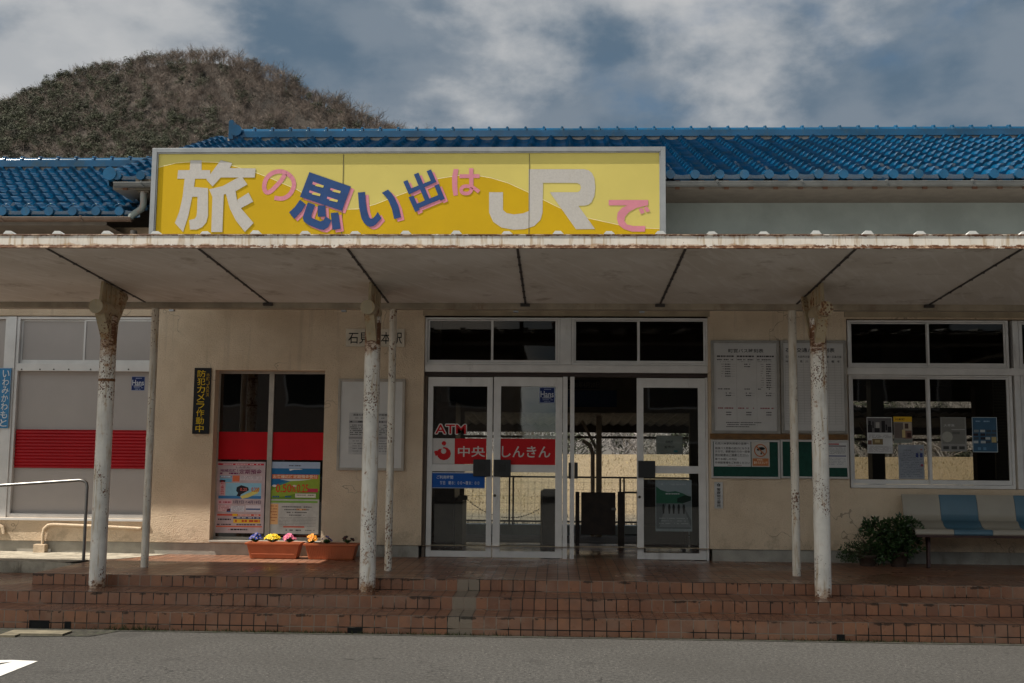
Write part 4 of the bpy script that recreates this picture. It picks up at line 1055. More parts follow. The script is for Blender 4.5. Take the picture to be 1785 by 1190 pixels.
for i in range(10): blk(.02+i*.104, .17, .0225+i*.104, .92, (125, 120, 116))
tag(mb.build('timetable_sheet'), 'ruled coach timetable sheet in the right framed board behind the posts', 'notice')
# ochre rail between boards
x0, x1, z0, z1 = rect(1238, 756.5, 1478, 765.5, YN-.03)
tag(MB().box(x0, x1, YN-.03, YN, z0, z1).build('wooden_rail', mat('ochre_wood', (.16, .075, .018), .6, 0, .3, 12)), 'thin ochre wooden rail between the timetable boards and the green boards', 'rail')
GREEN = mat('green_felt', (.006, .055, .038), .9, 0, .15, 20, .3, 200)
WF = mat('white_board_frame', (.52, .50, .48), .4, 0, .05, 5)
bo, inn, yb_ = board('green pinboard left of the pair, with a black-lettered notice and orange no-feeding sign', (1240, 766.5, 1360, 834), GREEN, grp='green pinboards', fm=WF, wf=.022)
mb, blk, tx, vt, ln = sheet((1244.5, 768.5, 1308.5, 813), yb_-.004)
for i, (s_, w_) in enumerate((('石見川本駅利用者の皆様へ', .97), ('路線バス発着の妨げになりま', .97), ('すので、駅敷地内での一般車', .98), ('両の駐車はご遠慮ください。', .95), ('車でお越しの方は', .62), ('中央駐車場をご利用ください', .97))):
    v0 = (.05, .235, .365, .50, .66, .80)[i]; tx(s_, .03, v0, w_, v0+.095, (50, 44, 40), .01)
blk(.03, .605, .93, .611, (50, 44, 40)); ln(.35, .75, .94, .02, (150, 90, 80), 8)
tag(mb.build('notice_sheet'), 'white notice with six rows of black text on the left green pinboard', 'notice')
mb, blk, tx, vt, ln = sheet((1310, 769, 1341.5, 813.5), yb_-.004, mat('cream_paper', (.50, .46, .41), .6))
blk(.06, .67, .94, .96, (190, 115, 66)); tx('野良猫に', .3, .69, .65, .76, (235, 215, 190), .01); tx('餌を与えないで', .12, .78, .88, .90, (235, 215, 190), .02)
x0, x1, z0, z1 = rect(1310, 769, 1341.5, 813.5, yb_-.004); cx_, cz_ = (x0+x1)/2, z1-(z1-z0)*.36; rr_ = (x1-x0)*.36
yy = yb_-.0055
mb.use(ink(178, 104, 58))
for k in range(28):
    a0, a1 = 2*math.pi*k/28, 2*math.pi*(k+1)/28
    mb.face([(cx_+rr_*math.cos(a), yy, cz_+rr_*math.sin(a)) for a in (a0, a1)]+[(cx_+rr_*.84*math.cos(a), yy, cz_+rr_*.84*math.sin(a)) for a in (a1, a0)])
mb.use(ink(24, 20, 20)); 
def dot(x, z, rx, rz, y=yy): mb.face([(x+rx*math.cos(a), y, z+rz*math.sin(a)) for a in [2*math.pi*k/12 for k in range(12)]])
dot(cx_+.01, cz_+rr_*.30, rr_*.55, rr_*.24); dot(cx_-rr_*.35, cz_+rr_*.12, rr_*.22, rr_*.16, yy-.0003); dot(cx_+rr_*.1, cz_-rr_*.45, rr_*.12, rr_*.18)
mb.use(ink(178, 104, 58)); q_ = rr_*.66
mb.poly([(cx_-q_, cz_+q_*.8), (cx_-q_*.8, cz_+q_), (cx_+q_, cz_-q_*.8), (cx_+q_*.8, cz_-q_)], yy-.0008, yy-.0008)
tag(mb.build('warning_sheet'), 'cream and orange prohibition sign with a ringed black drawing on the left green pinboard', 'notice')
bo, inn, yb_ = board('green pinboard right of the pair, partly behind both posts', (1361, 766.5, 1480.5, 834), GREEN, grp='green pinboards', fm=WF, wf=.022)
mb, blk, tx, vt, ln = sheet((1422, 770.5, 1476.5, 815), yb_-.004)
blk(.12, .05, .75, .10, (165, 60, 60)); blk(.12, .13, .97, .17, (70, 60, 75)); blk(.12, .52, .97, .56, (60, 66, 120))
for i in range(6): ln(.15, .95, .21+i*.045, .015, (130, 130, 130), i+7, .6); blk(.12, .24+i*.045, .97, .244+i*.045, (165, 165, 165))
for i in range(5): ln(.15, .95, .62+i*.06, .015, (120, 125, 140), i+17, .6)
tag(mb.build('notice_sheet'), 'white sheet with red and blue bars on the right green pinboard', 'notice')
mb, blk, tx, vt, ln = sheet((1245.5, 840, 1260, 886), YN-.01, mat('label_plate', (.50, .49, .48), .5), .01)
vt('警察官立寄所', .28, .22, .74, .96, (25, 22, 22), .03); tx('✿', .3, .05, .72, .17, (25, 22, 22), .03)
tag(mb.build('wall_plate'), 'small white vertical plate with black characters under the left green board', 'sign')
# posters in the ATM window -------------------------------------------------
yq = YP+.000
mb, blk, tx, vt, ln = sheet((375.5, 804.5, 461, 929), yq, mat('pink_paper', (.55, .44, .46), .5), .003)
blk(.03, .025, .97, .05, (196, 40, 60)); ln(.08, .9, .03, .014, (235, 200, 205), 2, .9, 4)
tx('地域応援！', .08, .105, .44, .145, (120, 20, 90), .03); tx('定期預金', .47, .105, .93, .175, (120, 16, 80), .04); tx('しんきん', .40, .065, .68, .09, (120, 50, 80), .02)
ln(.08, .45, .155, .02, (120, 30, 90), 5, .9)
blk(.08, .20, .32, .225, (90, 170, 215)); blk(.34, .195, .48, .28, (226, 120, 80)); blk(.08, .235, .32, .29, (120, 190, 225)); ln(.1, .3, .205, .014, (235, 240, 245), 3, .9, 4)
blk(.49, .20, .93, .26, (215, 205, 210)); 
for i in range(3): ln(.5, .92, .205+i*.017, .006, (140, 120, 130), 30+i)
blk(.20, .30, .93, .50, (150, 205, 230)); blk(.08, .26, .19, .47, (225, 190, 195))
vt('金利上乗せ特別', .10, .265, .17, .465, (200, 50, 60), .03)
blk(.06, .48, .93, .52, (60, 130, 190), 2)
# small flying-map shape in black with round badges
x0, x1, z0, z1 = rect(375.5, 804.5, 461, 929, yq); XX = lambda u_: x0+(x1-x0)*u_; ZZ = lambda v_: z1-(z1-z0)*v_
mb.use(ink(40, 36, 44)); mb.poly([(XX(a), ZZ(b)) for a, b in ((.43, .36), (.52, .33), (.66, .36), (.68, .40), (.60, .43), (.52, .46), (.50, .49), (.43, .48), (.46, .44), (.42, .41))], yq-.0016, yq-.0016)
mb.use(ink(225, 215, 120)); mb.poly([(XX(a), ZZ(b)) for a, b in ((.50, .49), (.70, .43), (.90, .36), (.86, .44), (.68, .50), (.55, .52))], yq-.0014, yq-.0014)
tx('0.25', .50, .37, .64, .41, (235, 120, 110), .03, 5); tx('0.200', .73, .36, .89, .42, (215, 70, 50), .04, 5)
tx('3月7日→4月18日', .36, .545, .93, .59, (60, 50, 90), .02)
blk(.06, .54, .34, .60, (225, 185, 195)); ln(.08, .32, .56, .02, (190, 80, 100), 9)
blk(.06, .61, .31, .70, (232, 200, 206)); blk(.32, .62, .60, .70, (222, 222, 230)); blk(.62, .61, .93, .70, (222, 214, 222)); blk(.24, .66, .32, .71, (110, 150, 210)); blk(.63, .655, .92, .675, (60, 90, 140), 2)
for i in range(4): ln(.08, .3, .62+i*.02, .008, (190, 110, 120), i+33); ln(.34, .58, .63+i*.018, .006, (130, 130, 140), i+37)
blk(.05, .735, .93, .76, (215, 90, 70)); blk(.36, .73, .46, .765, (240, 190, 50), 2); ln(.48, .9, .74, .014, (240, 225, 215), 11, .9, 4)
blk(.38, .775, .93, .80, (20, 60, 110)); ln(.45, .9, .78, .012, (230, 230, 235), 12, .7, 4); blk(.38, .805, .93, .86, (240, 196, 60)); ln(.42, .66, .815, .03, (205, 80, 50), 14, .9, 4); ln(.7, .92, .815, .03, (205, 80, 50), 15, .9, 4)
ln(.07, .33, .80, .02, (60, 50, 60), 21, .8); ln(.05, .95, .872, .018, (90, 80, 90), 22, .9); blk(.03, .90, .97, .918, (220, 110, 80))
ln(.33, .68, .94, .02, (40, 36, 44), 23, .95); mb.use(ink(200, 40, 50)); dot(XX(.3), ZZ(.952), .006, .006, yq-.0016); blk(.0, .955, .30, .957, (180, 180, 180))
tag(mb.build('poster'), 'pink time-deposit poster behind the left pane of the poster window', 'poster')
mb, blk, tx, vt, ln = sheet((469, 805, 556.5, 930.5), yq, mat('pale_poster_paper', (.54, .53, .50), .5), .003)
x0, x1, z0, z1 = rect(469, 805, 556.5, 930.5, yq)
blk(0, 0, 1, .09, (170, 190, 215)); ln(.38, .62, .045, .014, (90, 90, 110), 3)
blk(0, .09, 1, .20, (28, 110, 165)); blk(0, .20, 1, .32, (50, 130, 160)); blk(0, .32, 1, .52, (110, 150, 50), 1)
mb.use(ink(150, 175, 60)); mb.poly([(XX2, ZZ2) for XX2, ZZ2 in [(x0+(x1-x0)*a, z1-(z1-z0)*b) for a, b in ((.0, .42), (.2, .33), (.45, .26), (.8, .22), (1, .17), (1, .40), (.6, .43), (.3, .48), (0, .50))]], yq-.0009, yq-.0009)
mb.use(ink(28, 110, 165)); mb.poly([(x0+(x1-x0)*a, z1-(z1-z0)*b) for a, b in ((0, .20), (.42, .20), (.30, .27), (0, .35))], yq-.0012, yq-.0012)
mb.use(ink(228, 232, 235)); mb.poly([(x0+(x1-x0)*a, z1-(z1-z0)*b) for a, b in ((.38, .095), (.60, .095), (.66, .105), (.48, .108), (.40, .125))], yq-.0012, yq-.0012)
mb.poly([(x0+(x1-x0)*a, z1-(z1-z0)*b) for a, b in ((.2, .245), (.85, .24), (.6, .262), (.4, .266))], yq-.0015, yq-.0015)
blk(.05, .175, .97, .235, (222, 120, 70), 3); tx('お客様応援定期預金受付', .07, .18, .95, .23, (245, 225, 200), .03, 5)
tx('0.50', .13, .31, .44, .425, (215, 66, 40), .06, 5); tx('0.25', .55, .31, .78, .425, (215, 66, 40), .06, 5); tx('%', .44, .33, .53, .42, (215, 66, 40), .04, 5)
mb.use(ink(230, 225, 215)); dot(x0+(x1-x0)*.1, z1-(z1-z0)*.335, .025, .014, yq-.0022); dot(x0+(x1-x0)*.5, z1-(z1-z0)*.335, .025, .012, yq-.0022)
blk(.76, .37, .97, .42, (200, 60, 90), 3); blk(.52, .44, .93, .495, (222, 218, 205), 4); ln(.55, .9, .455, .012, (110, 90, 90), 7, .9, 6); ln(.07, .2, .475, .02, (30, 100, 160), 8, 1., 6); ln(.32, .44, .475, .02, (30, 100, 160), 9, 1., 6)
blk(.03, .54, .97, .57, (130, 175, 80)); blk(.02, .585, .19, .87, (236, 186, 130))
for i in range(6): ln(.04, .17, .61+i*.04, .012, (190, 110, 70), i+50, .8)
for i in range(4): ln(.26+.05*i, .86-.05*i, .62+i*.038, .012, (80, 74, 74), i+60, .85)
blk(.55, .65, .75, .672, (238, 176, 120), 2)
for i in range(7): ln(.21, .95, .77+i*.02, .005, (120, 116, 116), i+70, .9)
blk(.30, .89, .72, .913, (214, 108, 84)); ln(.35, .65, .94, .016, (40, 36, 40), 80, .95); ln(.74, .93, .942, .012, (120, 120, 120), 81)
tag(mb.build('poster'), 'green and blue deposit poster with orange figures behind the right pane of the poster window', 'poster')
# door stickers and posters --------------------------------------------------
yg = YL+.0155
x0, x1, z0, z1 = g1_[0], g1_[1], 0, 0
mb, blk, tx, vt, ln = sheet((752.7, 764, 847.7, 808.5), yg, ink(196, 14, 24), .002)
blk(0, .0, .42, 1, (205, 200, 196)); tx('中央', .48, .30, .98, .72, (212, 206, 202), .02)
xs0, xs1, zs0, zs1 = rect(752.7, 764, 847.7, 808.5, yg); W_ = xs1-xs0; Hh = zs1-zs0
mb.use(ink(196, 14, 24)); cxx = xs0+W_*.22; czz = zs0+Hh*.40
dot(cxx, zs0+Hh*.80, .026, .026, yg-.0012); dot(cxx+.002, czz, .080, .075, yg-.0012)
mb.poly([(cxx-.075, czz-.02), (cxx-.07, czz+.035), (cxx-.105, czz+.03), (cxx-.11, czz+.015), (cxx-.09, czz-.03)], yg-.0014, yg-.0012)
mb.use(ink(205, 200, 196)); dot(cxx-.002, czz+.028, .030, .030, yg-.0019)
mb.poly([(cxx-.07, czz+.10), (cxx-.07, czz+.048), (cxx-.01, czz+.055), (cxx-.005, czz+.10)], yg-.0016, yg-.0012)
tag(mb.build('bank_sticker'), 'white and red bank sticker with a round red emblem on the left door', 'sticker')
mb, blk, tx, vt, ln = sheet((871.8, 764.5, 968, 810), yg, ink(196, 14, 24), .002)
tx('しんきん', .03, .28, .91, .72, (212, 206, 202), .025); mb.use(ink(212, 206, 202))
tag(mb.build('bank_sticker'), 'red bank sticker with four white hiragana on the right leaf of the closed pair', 'sticker')
mb = MB()
x0, x1, z0, z1 = rect(757, 738, 814, 757.5, yg)
wd_ = .011
for n_, a_ in enumerate([0, .785, 1.57, 2.356, 3.14, 3.927, 4.71, 5.5]):
    dx_, dz_ = wd_*math.cos(a_), wd_*math.sin(a_); text(mb, 'ATM', x0+wd_+dx_, x1-wd_+dx_, z0+wd_+dz_, z1-wd_+dz_, yg-.0003-.0002*n_, .012, m=ink(215, 210, 205))
text(mb, 'ATM', x0+wd_, x1-wd_, z0+wd_, z1-wd_, yg-.003, .012, m=ink(200, 16, 26))
tag(mb.build('atm_lettering'), 'red ATM letters with a white outline above the left door sticker', 'lettering')
mb, blk, tx, vt, ln = sheet((749.8, 823, 845, 851), yg, ink(10, 84, 168), .002)
blk(0, 0, 1, .06, (190, 196, 205)); blk(0, .95, 1, 1, (150, 160, 180))
tx('ご利用時間', .12, .20, .42, .42, (205, 212, 222), .02); tx('毎日　朝８：００～夜８：００', .18, .54, .90, .78, (205, 212, 222), .02)
tag(mb.build('opening_hours_sticker'), 'blue opening-hours sticker on the left door', 'sticker')
mb = MB(); x0, x1, z0, z1 = rect(880, 751, 959, 759, yg); text(mb, '島根中央信用金庫 川本支店', x0, x1, z0, z1, yg-.0006, .01, m=ink(150, 140, 120))
tag(mb.build('branch_lettering'), 'small grey bank branch lettering above the red sticker on the second door', 'lettering')
mb, blk, tx, vt, ln = sheet((1144, 759, 1190, 791), yg+.008, mat('dull_white_card', (.46, .45, .42), .6), .003)
tx('自販機', .36, .27, .64, .42, (50, 50, 50), .02); tx('販売中', .31, .55, .68, .70, (50, 50, 50), .03); blk(.66, .80, .81, .90, (80, 150, 160)); blk(0, 0, 1, .03, (150, 148, 140)); blk(0, .97, 1, 1, (150, 148, 140)); blk(0, 0, .02, 1, (150, 148, 140)); blk(.98, 0, 1, 1, (150, 148, 140))
tag(mb.build('card_notice'), 'small white card with two rows of black text on the right door', 'notice')
mb, blk, tx, vt, ln = sheet((1142.5, 836, 1206, 926), yg+.008, mat('poster_grey', (.30, .32, .34), .5), .003)
x0, x1, z0, z1 = rect(1142.5, 836, 1206, 926, yg+.008); Y_ = yg+.008
def pp(L_, c, d_): mb.use(ink(*c)); mb.poly([(x0+(x1-x0)*a, z1-(z1-z0)*b) for a, b in L_], Y_-.0004*d_, Y_-.0004*d_)
blk(0, 0, 1, 1, (178, 184, 188)); blk(.02, .02, .98, .95, (176, 184, 190), 2)
pp([(.02, .13), (.15, .20), (.35, .24), (.55, .22), (.75, .26), (.98, .34), (.98, .46), (.02, .46)], (62, 120, 96), 4)
pp([(.6, .36), (.8, .30), (.98, .32), (.98, .46), (.6, .44)], (24, 56, 44), 5)
pp([(.02, .46), (.98, .46), (.98, .95), (.02, .95)], (108, 114, 118), 4); pp([(.30, .46), (.72, .46), (.98, .92), (.10, .92)], (140, 144, 146), 5)
pp([(.74, .46), (.98, .40), (.98, .78)], (140, 146, 148), 6)
for i, a in enumerate((.22, .38, .50, .64, .78)):
    pp([(a-.018, .66), (a-.036, .53), (a-.02, .475), (a+.02, .475), (a+.036, .53), (a+.018, .66)], (30, 32, 36), 7)
ln(.15, .85, .075, .03, (200, 204, 208), 5, .8, 9); ln(.28, .66, .26, .025, (215, 220, 222), 6, .9, 9)
for i in range(3): ln(.1, .9, .74+i*.05, .015, (190, 194, 196), 7+i, .6, 9)
tag(mb.build('poster'), 'grey-green poster of five dark figures walking, on the lower right door pane', 'poster')
# posters in the right window --------------------------------------------------
yv = YR+.019; yv2 = YR-.009
mb, blk, tx, vt, ln = sheet((1511.5, 727, 1555.5, 790), yv, th=.003)
blk(.02, .02, .98, .43, (96, 92, 92)); 
for a, b, c, d_ in ((.03, .22, .2, .42), (.22, .12, .27, .3), (.3, .3, .5, .42), (.58, .10, .72, .42), (.74, .2, .8, .36), (.82, .26, .97, .42), (.06, .1, .16, .25)): blk(a, b, c, d_, (24, 20, 22), 2)
blk(.35, .14, .5, .3, (160, 156, 150), 2); blk(.2, .60, .62, .76, (122, 104, 70)); blk(.02, .64, .18, .76, (110, 80, 70)); blk(.3, .63, .5, .70, (180, 160, 120), 2)
for i in range(3): ln(.08, .95, .49+i*.035, .012, (110, 100, 110), i+3, .8)
for i in range(6): ln(.05, .95, .80+i*.03, .01, (120, 110, 116), i+13, .8)
tag(mb.build('flyer'), 'white flyer with a dark group photograph, leftmost in the right window', 'flyer')
mb, blk, tx, vt, ln = sheet((1558, 726, 1590, 771.5), yv, mat('flyer_brown', (.22, .20, .18), .6), .003)
blk(0, 0, 1, .20, (216, 170, 40)); tx('川本町', .08, .06, .6, .15, (60, 40, 20), .03); blk(.04, .24, .5, .82, (104, 92, 86)); blk(.52, .22, .97, .52, (176, 160, 140)); blk(.6, .26, .8, .46, (70, 50, 44), 2); blk(.52, .54, .97, .84, (120, 86, 74)); blk(.72, .62, .92, .8, (60, 34, 30), 2); blk(.45, .5, .62, .8, (190, 170, 120), 3); blk(.0, .88, 1, 1, (120, 124, 118))
tag(mb.build('flyer'), 'flyer with a yellow heading strip, second from left in the right window', 'flyer')
mb, blk, tx, vt, ln = sheet((1566.5, 775, 1611, 835), yv, mat('blue_grey_paper', (.27, .29, .33), .6), .003)
tx('お知らせ', .2, .14, .5, .18, (50, 56, 70), .02)
for i in range(15): ln(.06+.12*(i % 3 == 0), .92-.1*(i % 2), .21+i*.05, .012, (74, 80, 98), i+3, .7)
blk(.68, .24, .78, .36, (36, 50, 110)); blk(.84, .24, .95, .36, (36, 50, 110)); blk(.86, .56, .96, .63, (140, 60, 80)); blk(.86, .12, .94, .16, (150, 90, 80))
tag(mb.build('flyer'), 'blue-grey text sheet hanging lowest in the right window', 'flyer')
mb, blk, tx, vt, ln = sheet((1640, 727, 1684.5, 786.5), yv2, mat('flyer_grey', (.26, .25, .235), .6), .003)
blk(.05, .02, .95, .78, (120, 118, 112)); tx('大募集', .12, .2, .55, .28, (176, 174, 170), .02); blk(.42, .35, .95, .37, (170, 168, 164), 2); blk(.45, .42, .75, .50, (96, 94, 90), 2)
mb.use(ink(160, 158, 148)); x0, x1, z0, z1 = rect(1640, 727, 1684.5, 786.5, yv2); dot(x0+.07, z0+.16, .06, .06, yv2-.0014)
for a in (.08, .4, .7): blk(a, .85, a+.22, .94, (60, 60, 58), 2)
tag(mb.build('flyer'), 'faded grey flyer second from right in the right window', 'flyer')
mb, blk, tx, vt, ln = sheet((1695, 727, 1738.5, 788), yv2, mat('flyer_blue', (.022, .085, .16), .5), .003)
blk(0, 0, 1, .012, (190, 200, 205)); blk(0, .985, 1, 1, (190, 200, 205)); blk(.98, 0, 1, 1, (190, 200, 205)); blk(0, 0, .02, 1, (190, 200, 205)); ln(.15, .7, .1, .035, (130, 160, 185), 4, .8)
rr = random.Random(5)
for i in range(16):
    a = .06+.24*(i % 4)+rr.uniform(-.03, .03); b = .36+.105*(i//4); c = rr.choice([(170, 176, 176), (60, 70, 80), (120, 128, 130), (40, 34, 40)]); blk(a, b, a+.19, b+.07, c, 2+i % 3)
blk(.76, .56, .95, .72, (176, 160, 110), 6); blk(.2, .86, .32, .94, (90, 130, 160)); blk(.42, .86, .54, .94, (90, 130, 160))
tag(mb.build('flyer'), 'bright blue flyer with small pictures, rightmost in the right window', 'flyer')
# old tape marks left on the glass around the grey flyer

# ================================================================ PLANTERS AND FLOWERS
TERR = mat('terracotta_plastic', (.44, .115, .040), .5, 0, .08, 9); SOIL = mat('potting_soil', (.03, .02, .013), .95, 0, .3, 40, .8, 80, .02)
LEAF = mat('primrose_leaf', (.05, .11, .025), .5, 0, .35, 30); LEAFD = mat('shrub_leaf', (.030, .062, .016), .42, 0, .5, 14)
def planter(a, b, top, bot, Y, label, ribs):
    x0, x1 = X(a, Y-.12, 960), X(b, Y-.12, 960); z0 = FLOOR+.001; z1 = Zp(top, Y-.12, (a+b)/2)
    o = empty('planter_box', ((x0+x1)/2, Y, FLOOR), label, 'planter', 'terracotta planter boxes')
    tp = .045; cxm = (x0+x1)/2
    def ringz(z, e, d_): return [(x0+e, Y-.105+d_, z), (x1-e, Y-.105+d_, z), (x1-e, Y+.105-d_, z), (x0+e, Y+.105-d_, z)]
    m_ = MB(); lv = [ringz(z0, tp+.01, .028), ringz(z0+.012, tp, .02), ringz(z1-.022, .012, .006), ringz(z1-.022, -.006, -.012), ringz(z1, -.008, -.014), ringz(z1, .012, .008), ringz(z1-.04, .018, .012)]
    v = [q for l in lv for q in l]; f = [(3, 2, 1, 0)]
    for i in range(len(lv)-1):
        for k in range(4): f.append((i*4+k, i*4+(k+1) % 4, (i+1)*4+(k+1) % 4, (i+1)*4+k))
    m_.idx(v, f)
    if ribs:
        n = 26
        for k in range(n):
            t_ = (k+.5)/n; xb3 = x0+tp+.01+(x1-x0-2*tp-.02)*t_; xt3 = x0+.02+(x1-x0-.04)*t_
            m_.obox((xb3, Y-.087, z0+.015), (xt3, Y-.101, z1-.024), .008, .006, (0, -1, .1))
    else:
        m_.box(x0+.06, x1-.06, Y-.101, Y-.094, z0+.05, z0+.056)
    m_.build('trough', TERR, o, bevel=.003)
    MB().box(x0+.022, x1-.022, Y-.09, Y+.09, z1-.035, z1-.030).build('soil', SOIL, o)
    return z1
YPL = 12.13
zt1 = planter(427, 522, 946, 971, YPL, 'smooth terracotta planter box with blue, yellow and pink primroses', False)
zt2 = planter(529, 621, 948, 974, YPL, 'ribbed terracotta planter box with orange and blue pansies', True)
def flower(px, colr, zt, label, n=26, rad=.075, fs=.018, hgt=.055, cen=(230, 190, 30), leafn=26, seed=1):
    zt += .025; fs *= 1.15; n = int(n*.85)
    r = random.Random(seed); x = X(px, YPL, 940)
    o = empty('flower_plant', (x, YPL, zt-.03), label, 'flowers', 'flowering plants in the planter boxes')
    lf = MB(); pe = MB(); ct = MB()
    for i in range(leafn):
        a = r.uniform(0, 2*math.pi); l = rad*r.uniform(.7, 1.25); w = .018; e = r.uniform(.2, .8)
        b0 = Vector((x, YPL, zt-.03)); d_ = Vector((math.cos(a), math.sin(a)*.8, e)).normalized(); sd = d_.cross(Vector((0, 0, 1))).normalized()
        tip = b0+d_*l+Vector((0, 0, .01)); md = b0+d_*l*.6+Vector((0, 0, .015))
        lf.face([b0, md+sd*w, tip, md-sd*w])
    for i in range(n):
        a = r.uniform(0, 2*math.pi); q = math.sqrt(r.random())
        c = Vector((x+rad*q*math.cos(a), YPL+rad*.8*q*math.sin(a), zt-.005+hgt*(1-q*q*.75)+r.uniform(0, .012)))
        nrm = Vector((math.cos(a)*q*.8+r.uniform(-.2, .2), math.sin(a)*q*.8-.55, .75)).normalized()
        u_ = nrm.cross(Vector((0, 0, 1))).normalized(); v_ = nrm.cross(u_)
        s_ = fs*r.uniform(.8, 1.2)
        for k in range(5):
            a2 = 2*math.pi*k/5+r.random()*.3; a3 = a2+.55; a4 = a2-.55
            pe.face([c, c+(u_*math.cos(a4)+v_*math.sin(a4))*s_*.8+nrm*.003, c+(u_*math.cos(a2)+v_*math.sin(a2))*s_*1.1+nrm*.005, c+(u_*math.cos(a3)+v_*math.sin(a3))*s_*.8+nrm*.003])
        ct.face([c+nrm*.004+(u_*math.cos(k*1.57)+v_*math.sin(k*1.57))*s_*.28 for k in range(4)])
    lf.build('leaves', LEAF, o); pe.build('petals', mat('petal_%d_%d_%d' % colr, srgb(colr), .6, 0, .15, 60), o); ct.build('flower_centres', ink(*cen), o)
flower(446, (16, 44, 140), zt1, 'deep blue primrose at the left end of the smooth planter', seed=1, rad=.062)
flower(475, (235, 200, 20), zt1, 'bright yellow primrose in the middle of the smooth planter', n=36, seed=2, rad=.078, cen=(210, 150, 20))
flower(504, (214, 96, 140), zt1, 'pink primrose at the right end of the smooth planter', n=30, seed=3, rad=.07)
flower(543, (236, 150, 20), zt2, 'orange primrose at the left end of the ribbed planter', n=22, seed=4, rad=.058, cen=(230, 90, 20))
flower(569, (24, 60, 160), zt2, 'small blue pansy beside the orange primrose in the ribbed planter', n=8, seed=5, rad=.05, fs=.018, hgt=.035)
flower(606, (46, 14, 22), zt2, 'dark maroon pansy at the right end of the ribbed planter', n=12, seed=6, rad=.06, fs=.022, hgt=.04, cen=(120, 60, 20))

# ================================================================ POTTED SHRUBS
def leafball(mb, c, rx, ry, rz, n, s, r, lo=.35, bottom=-1.):
    for i in range(n):
        while True:
            v = Vector((r.uniform(-1, 1), r.uniform(-1, 1), r.uniform(bottom, 1)))
            if lo < v.length < 1: break
        p = Vector((c[0]+v.x*rx, c[1]+v.y*ry, c[2]+v.z*rz))
        d_ = (v+Vector((r.uniform(-.8, .8), r.uniform(-.8, .8), r.uniform(-.4, .9)))).normalized()
        sd = d_.cross(Vector((r.uniform(-1, 1), r.uniform(-1, 1), r.uniform(-1, 1)))).normalized(); l = s*r.uniform(.7, 1.4)
        nr_ = d_.cross(sd)
        mb.face([p, p+d_*l*.5+sd*l*.26+nr_*l*.06, p+d_*l-nr_*l*.08, p+d_*l*.5-sd*l*.26+nr_*l*.06])
def pot(mb, x, y, r, h):
    mb.tube([(x, y, FLOOR+.001), (x, y, FLOOR+.004), (x, y, FLOOR+h-.03), (x, y, FLOOR+h-.03), (x, y, FLOOR+h)], [r*.72, r*.74, r*.95, r*1.05, r*1.06], 20)
yS = 12.12
def shrub(px, label, balls, potr, poth, seed, leafs=.05, name='potted_shrub'):
    r = random.Random(seed); x = X(px, yS, 960)
    o = empty(name, (x, yS, FLOOR), label, 'potted plant')
    pt_ = MB(); pot(pt_, x, yS, potr, poth); pt_.build('pot', mat('brown_pot', (.055, .035, .025), .7, 0, .2, 10), o)
    st_ = MB(); lf = MB()
    for (a, b, rx, ry, rz, n) in balls:
        c = P(a, b, yS); leafball(lf, c, rx, ry, rz, n, leafs, r)
        for k in range(3):
            e = Vector((c.x+r.uniform(-.5, .5)*rx, yS+r.uniform(-.5, .5)*ry, c.z+r.uniform(0, .7)*rz)); st_.tube([(x, yS, FLOOR+poth*.8), (Vector((x, yS, FLOOR+poth))+e)/2+Vector((r.uniform(-.03, .03), 0, .02)), e], [.009, .007, .003], 5)
    st_.build('stems', mat('stem_brown', (.06, .04, .02), .8), o); lf.build('foliage', LEAFD, o)
shrub(1566, 'dark leafy shrub in a brown pot at the left end of the bench', [(1530, 925, .16, .16, .12, 330), (1560, 930, .18, .17, .15, 420), (1588, 925, .12, .15, .13, 260), (1545, 947, .17, .16, .12, 300), (1588, 948, .12, .14, .10, 150), (1566, 958, .17, .13, .11, 420), (1540, 965, .14, .12, .09, 260), (1573, 912, .10, .1, .07, 90), (1520, 914, .09, .1, .05, 70)], .105, .16, 21, .048)
shrub(1512, 'low small-leaved plant spilling over its pot, left of the leafy shrub', [(1490, 962, .17, .14, .11, 900), (1522, 960, .12, .14, .13, 500), (1500, 945, .06, .06, .11, 160), (1476, 970, .10, .1, .06, 300)], .10, .12, 22, .020)

# ================================================================ BENCH
yb0, yb1 = 12.40, 11.93
xbl = X(1573, yb0-.05, 880); seg = (X(1638, yb0-.05, 880)-X(1573, yb0-.05, 880))
zbt = Zp(862, yb0-.03, 1640); zs1_ = Zp(923, yb1, 1660); zs0_ = Zp(931, yb1, 1660)
BN = empty('bench', (xbl+1.2, 12.15, FLOOR), 'long bench with alternating cream and blue moulded seats under the right window', 'bench')
CRM = mat('cream_seat', (.36, .32, .26), .4, 0, .06, 3); BLS = mat('blue_seat', (.07, .15, .21), .35, 0, .08, 3)
prof_s = [(yb0-.02, zbt), (yb0-.05, zbt-.08), (yb0-.075, zbt-.2), (yb0-.09, zbt-.29), (yb0-.12, zs1_+.075), (yb0-.17, zs1_+.02), (yb0-.25, zs1_-.005), (yb1+.03, zs1_+.002), (yb1, zs1_-.006), (yb1, zs0_)]
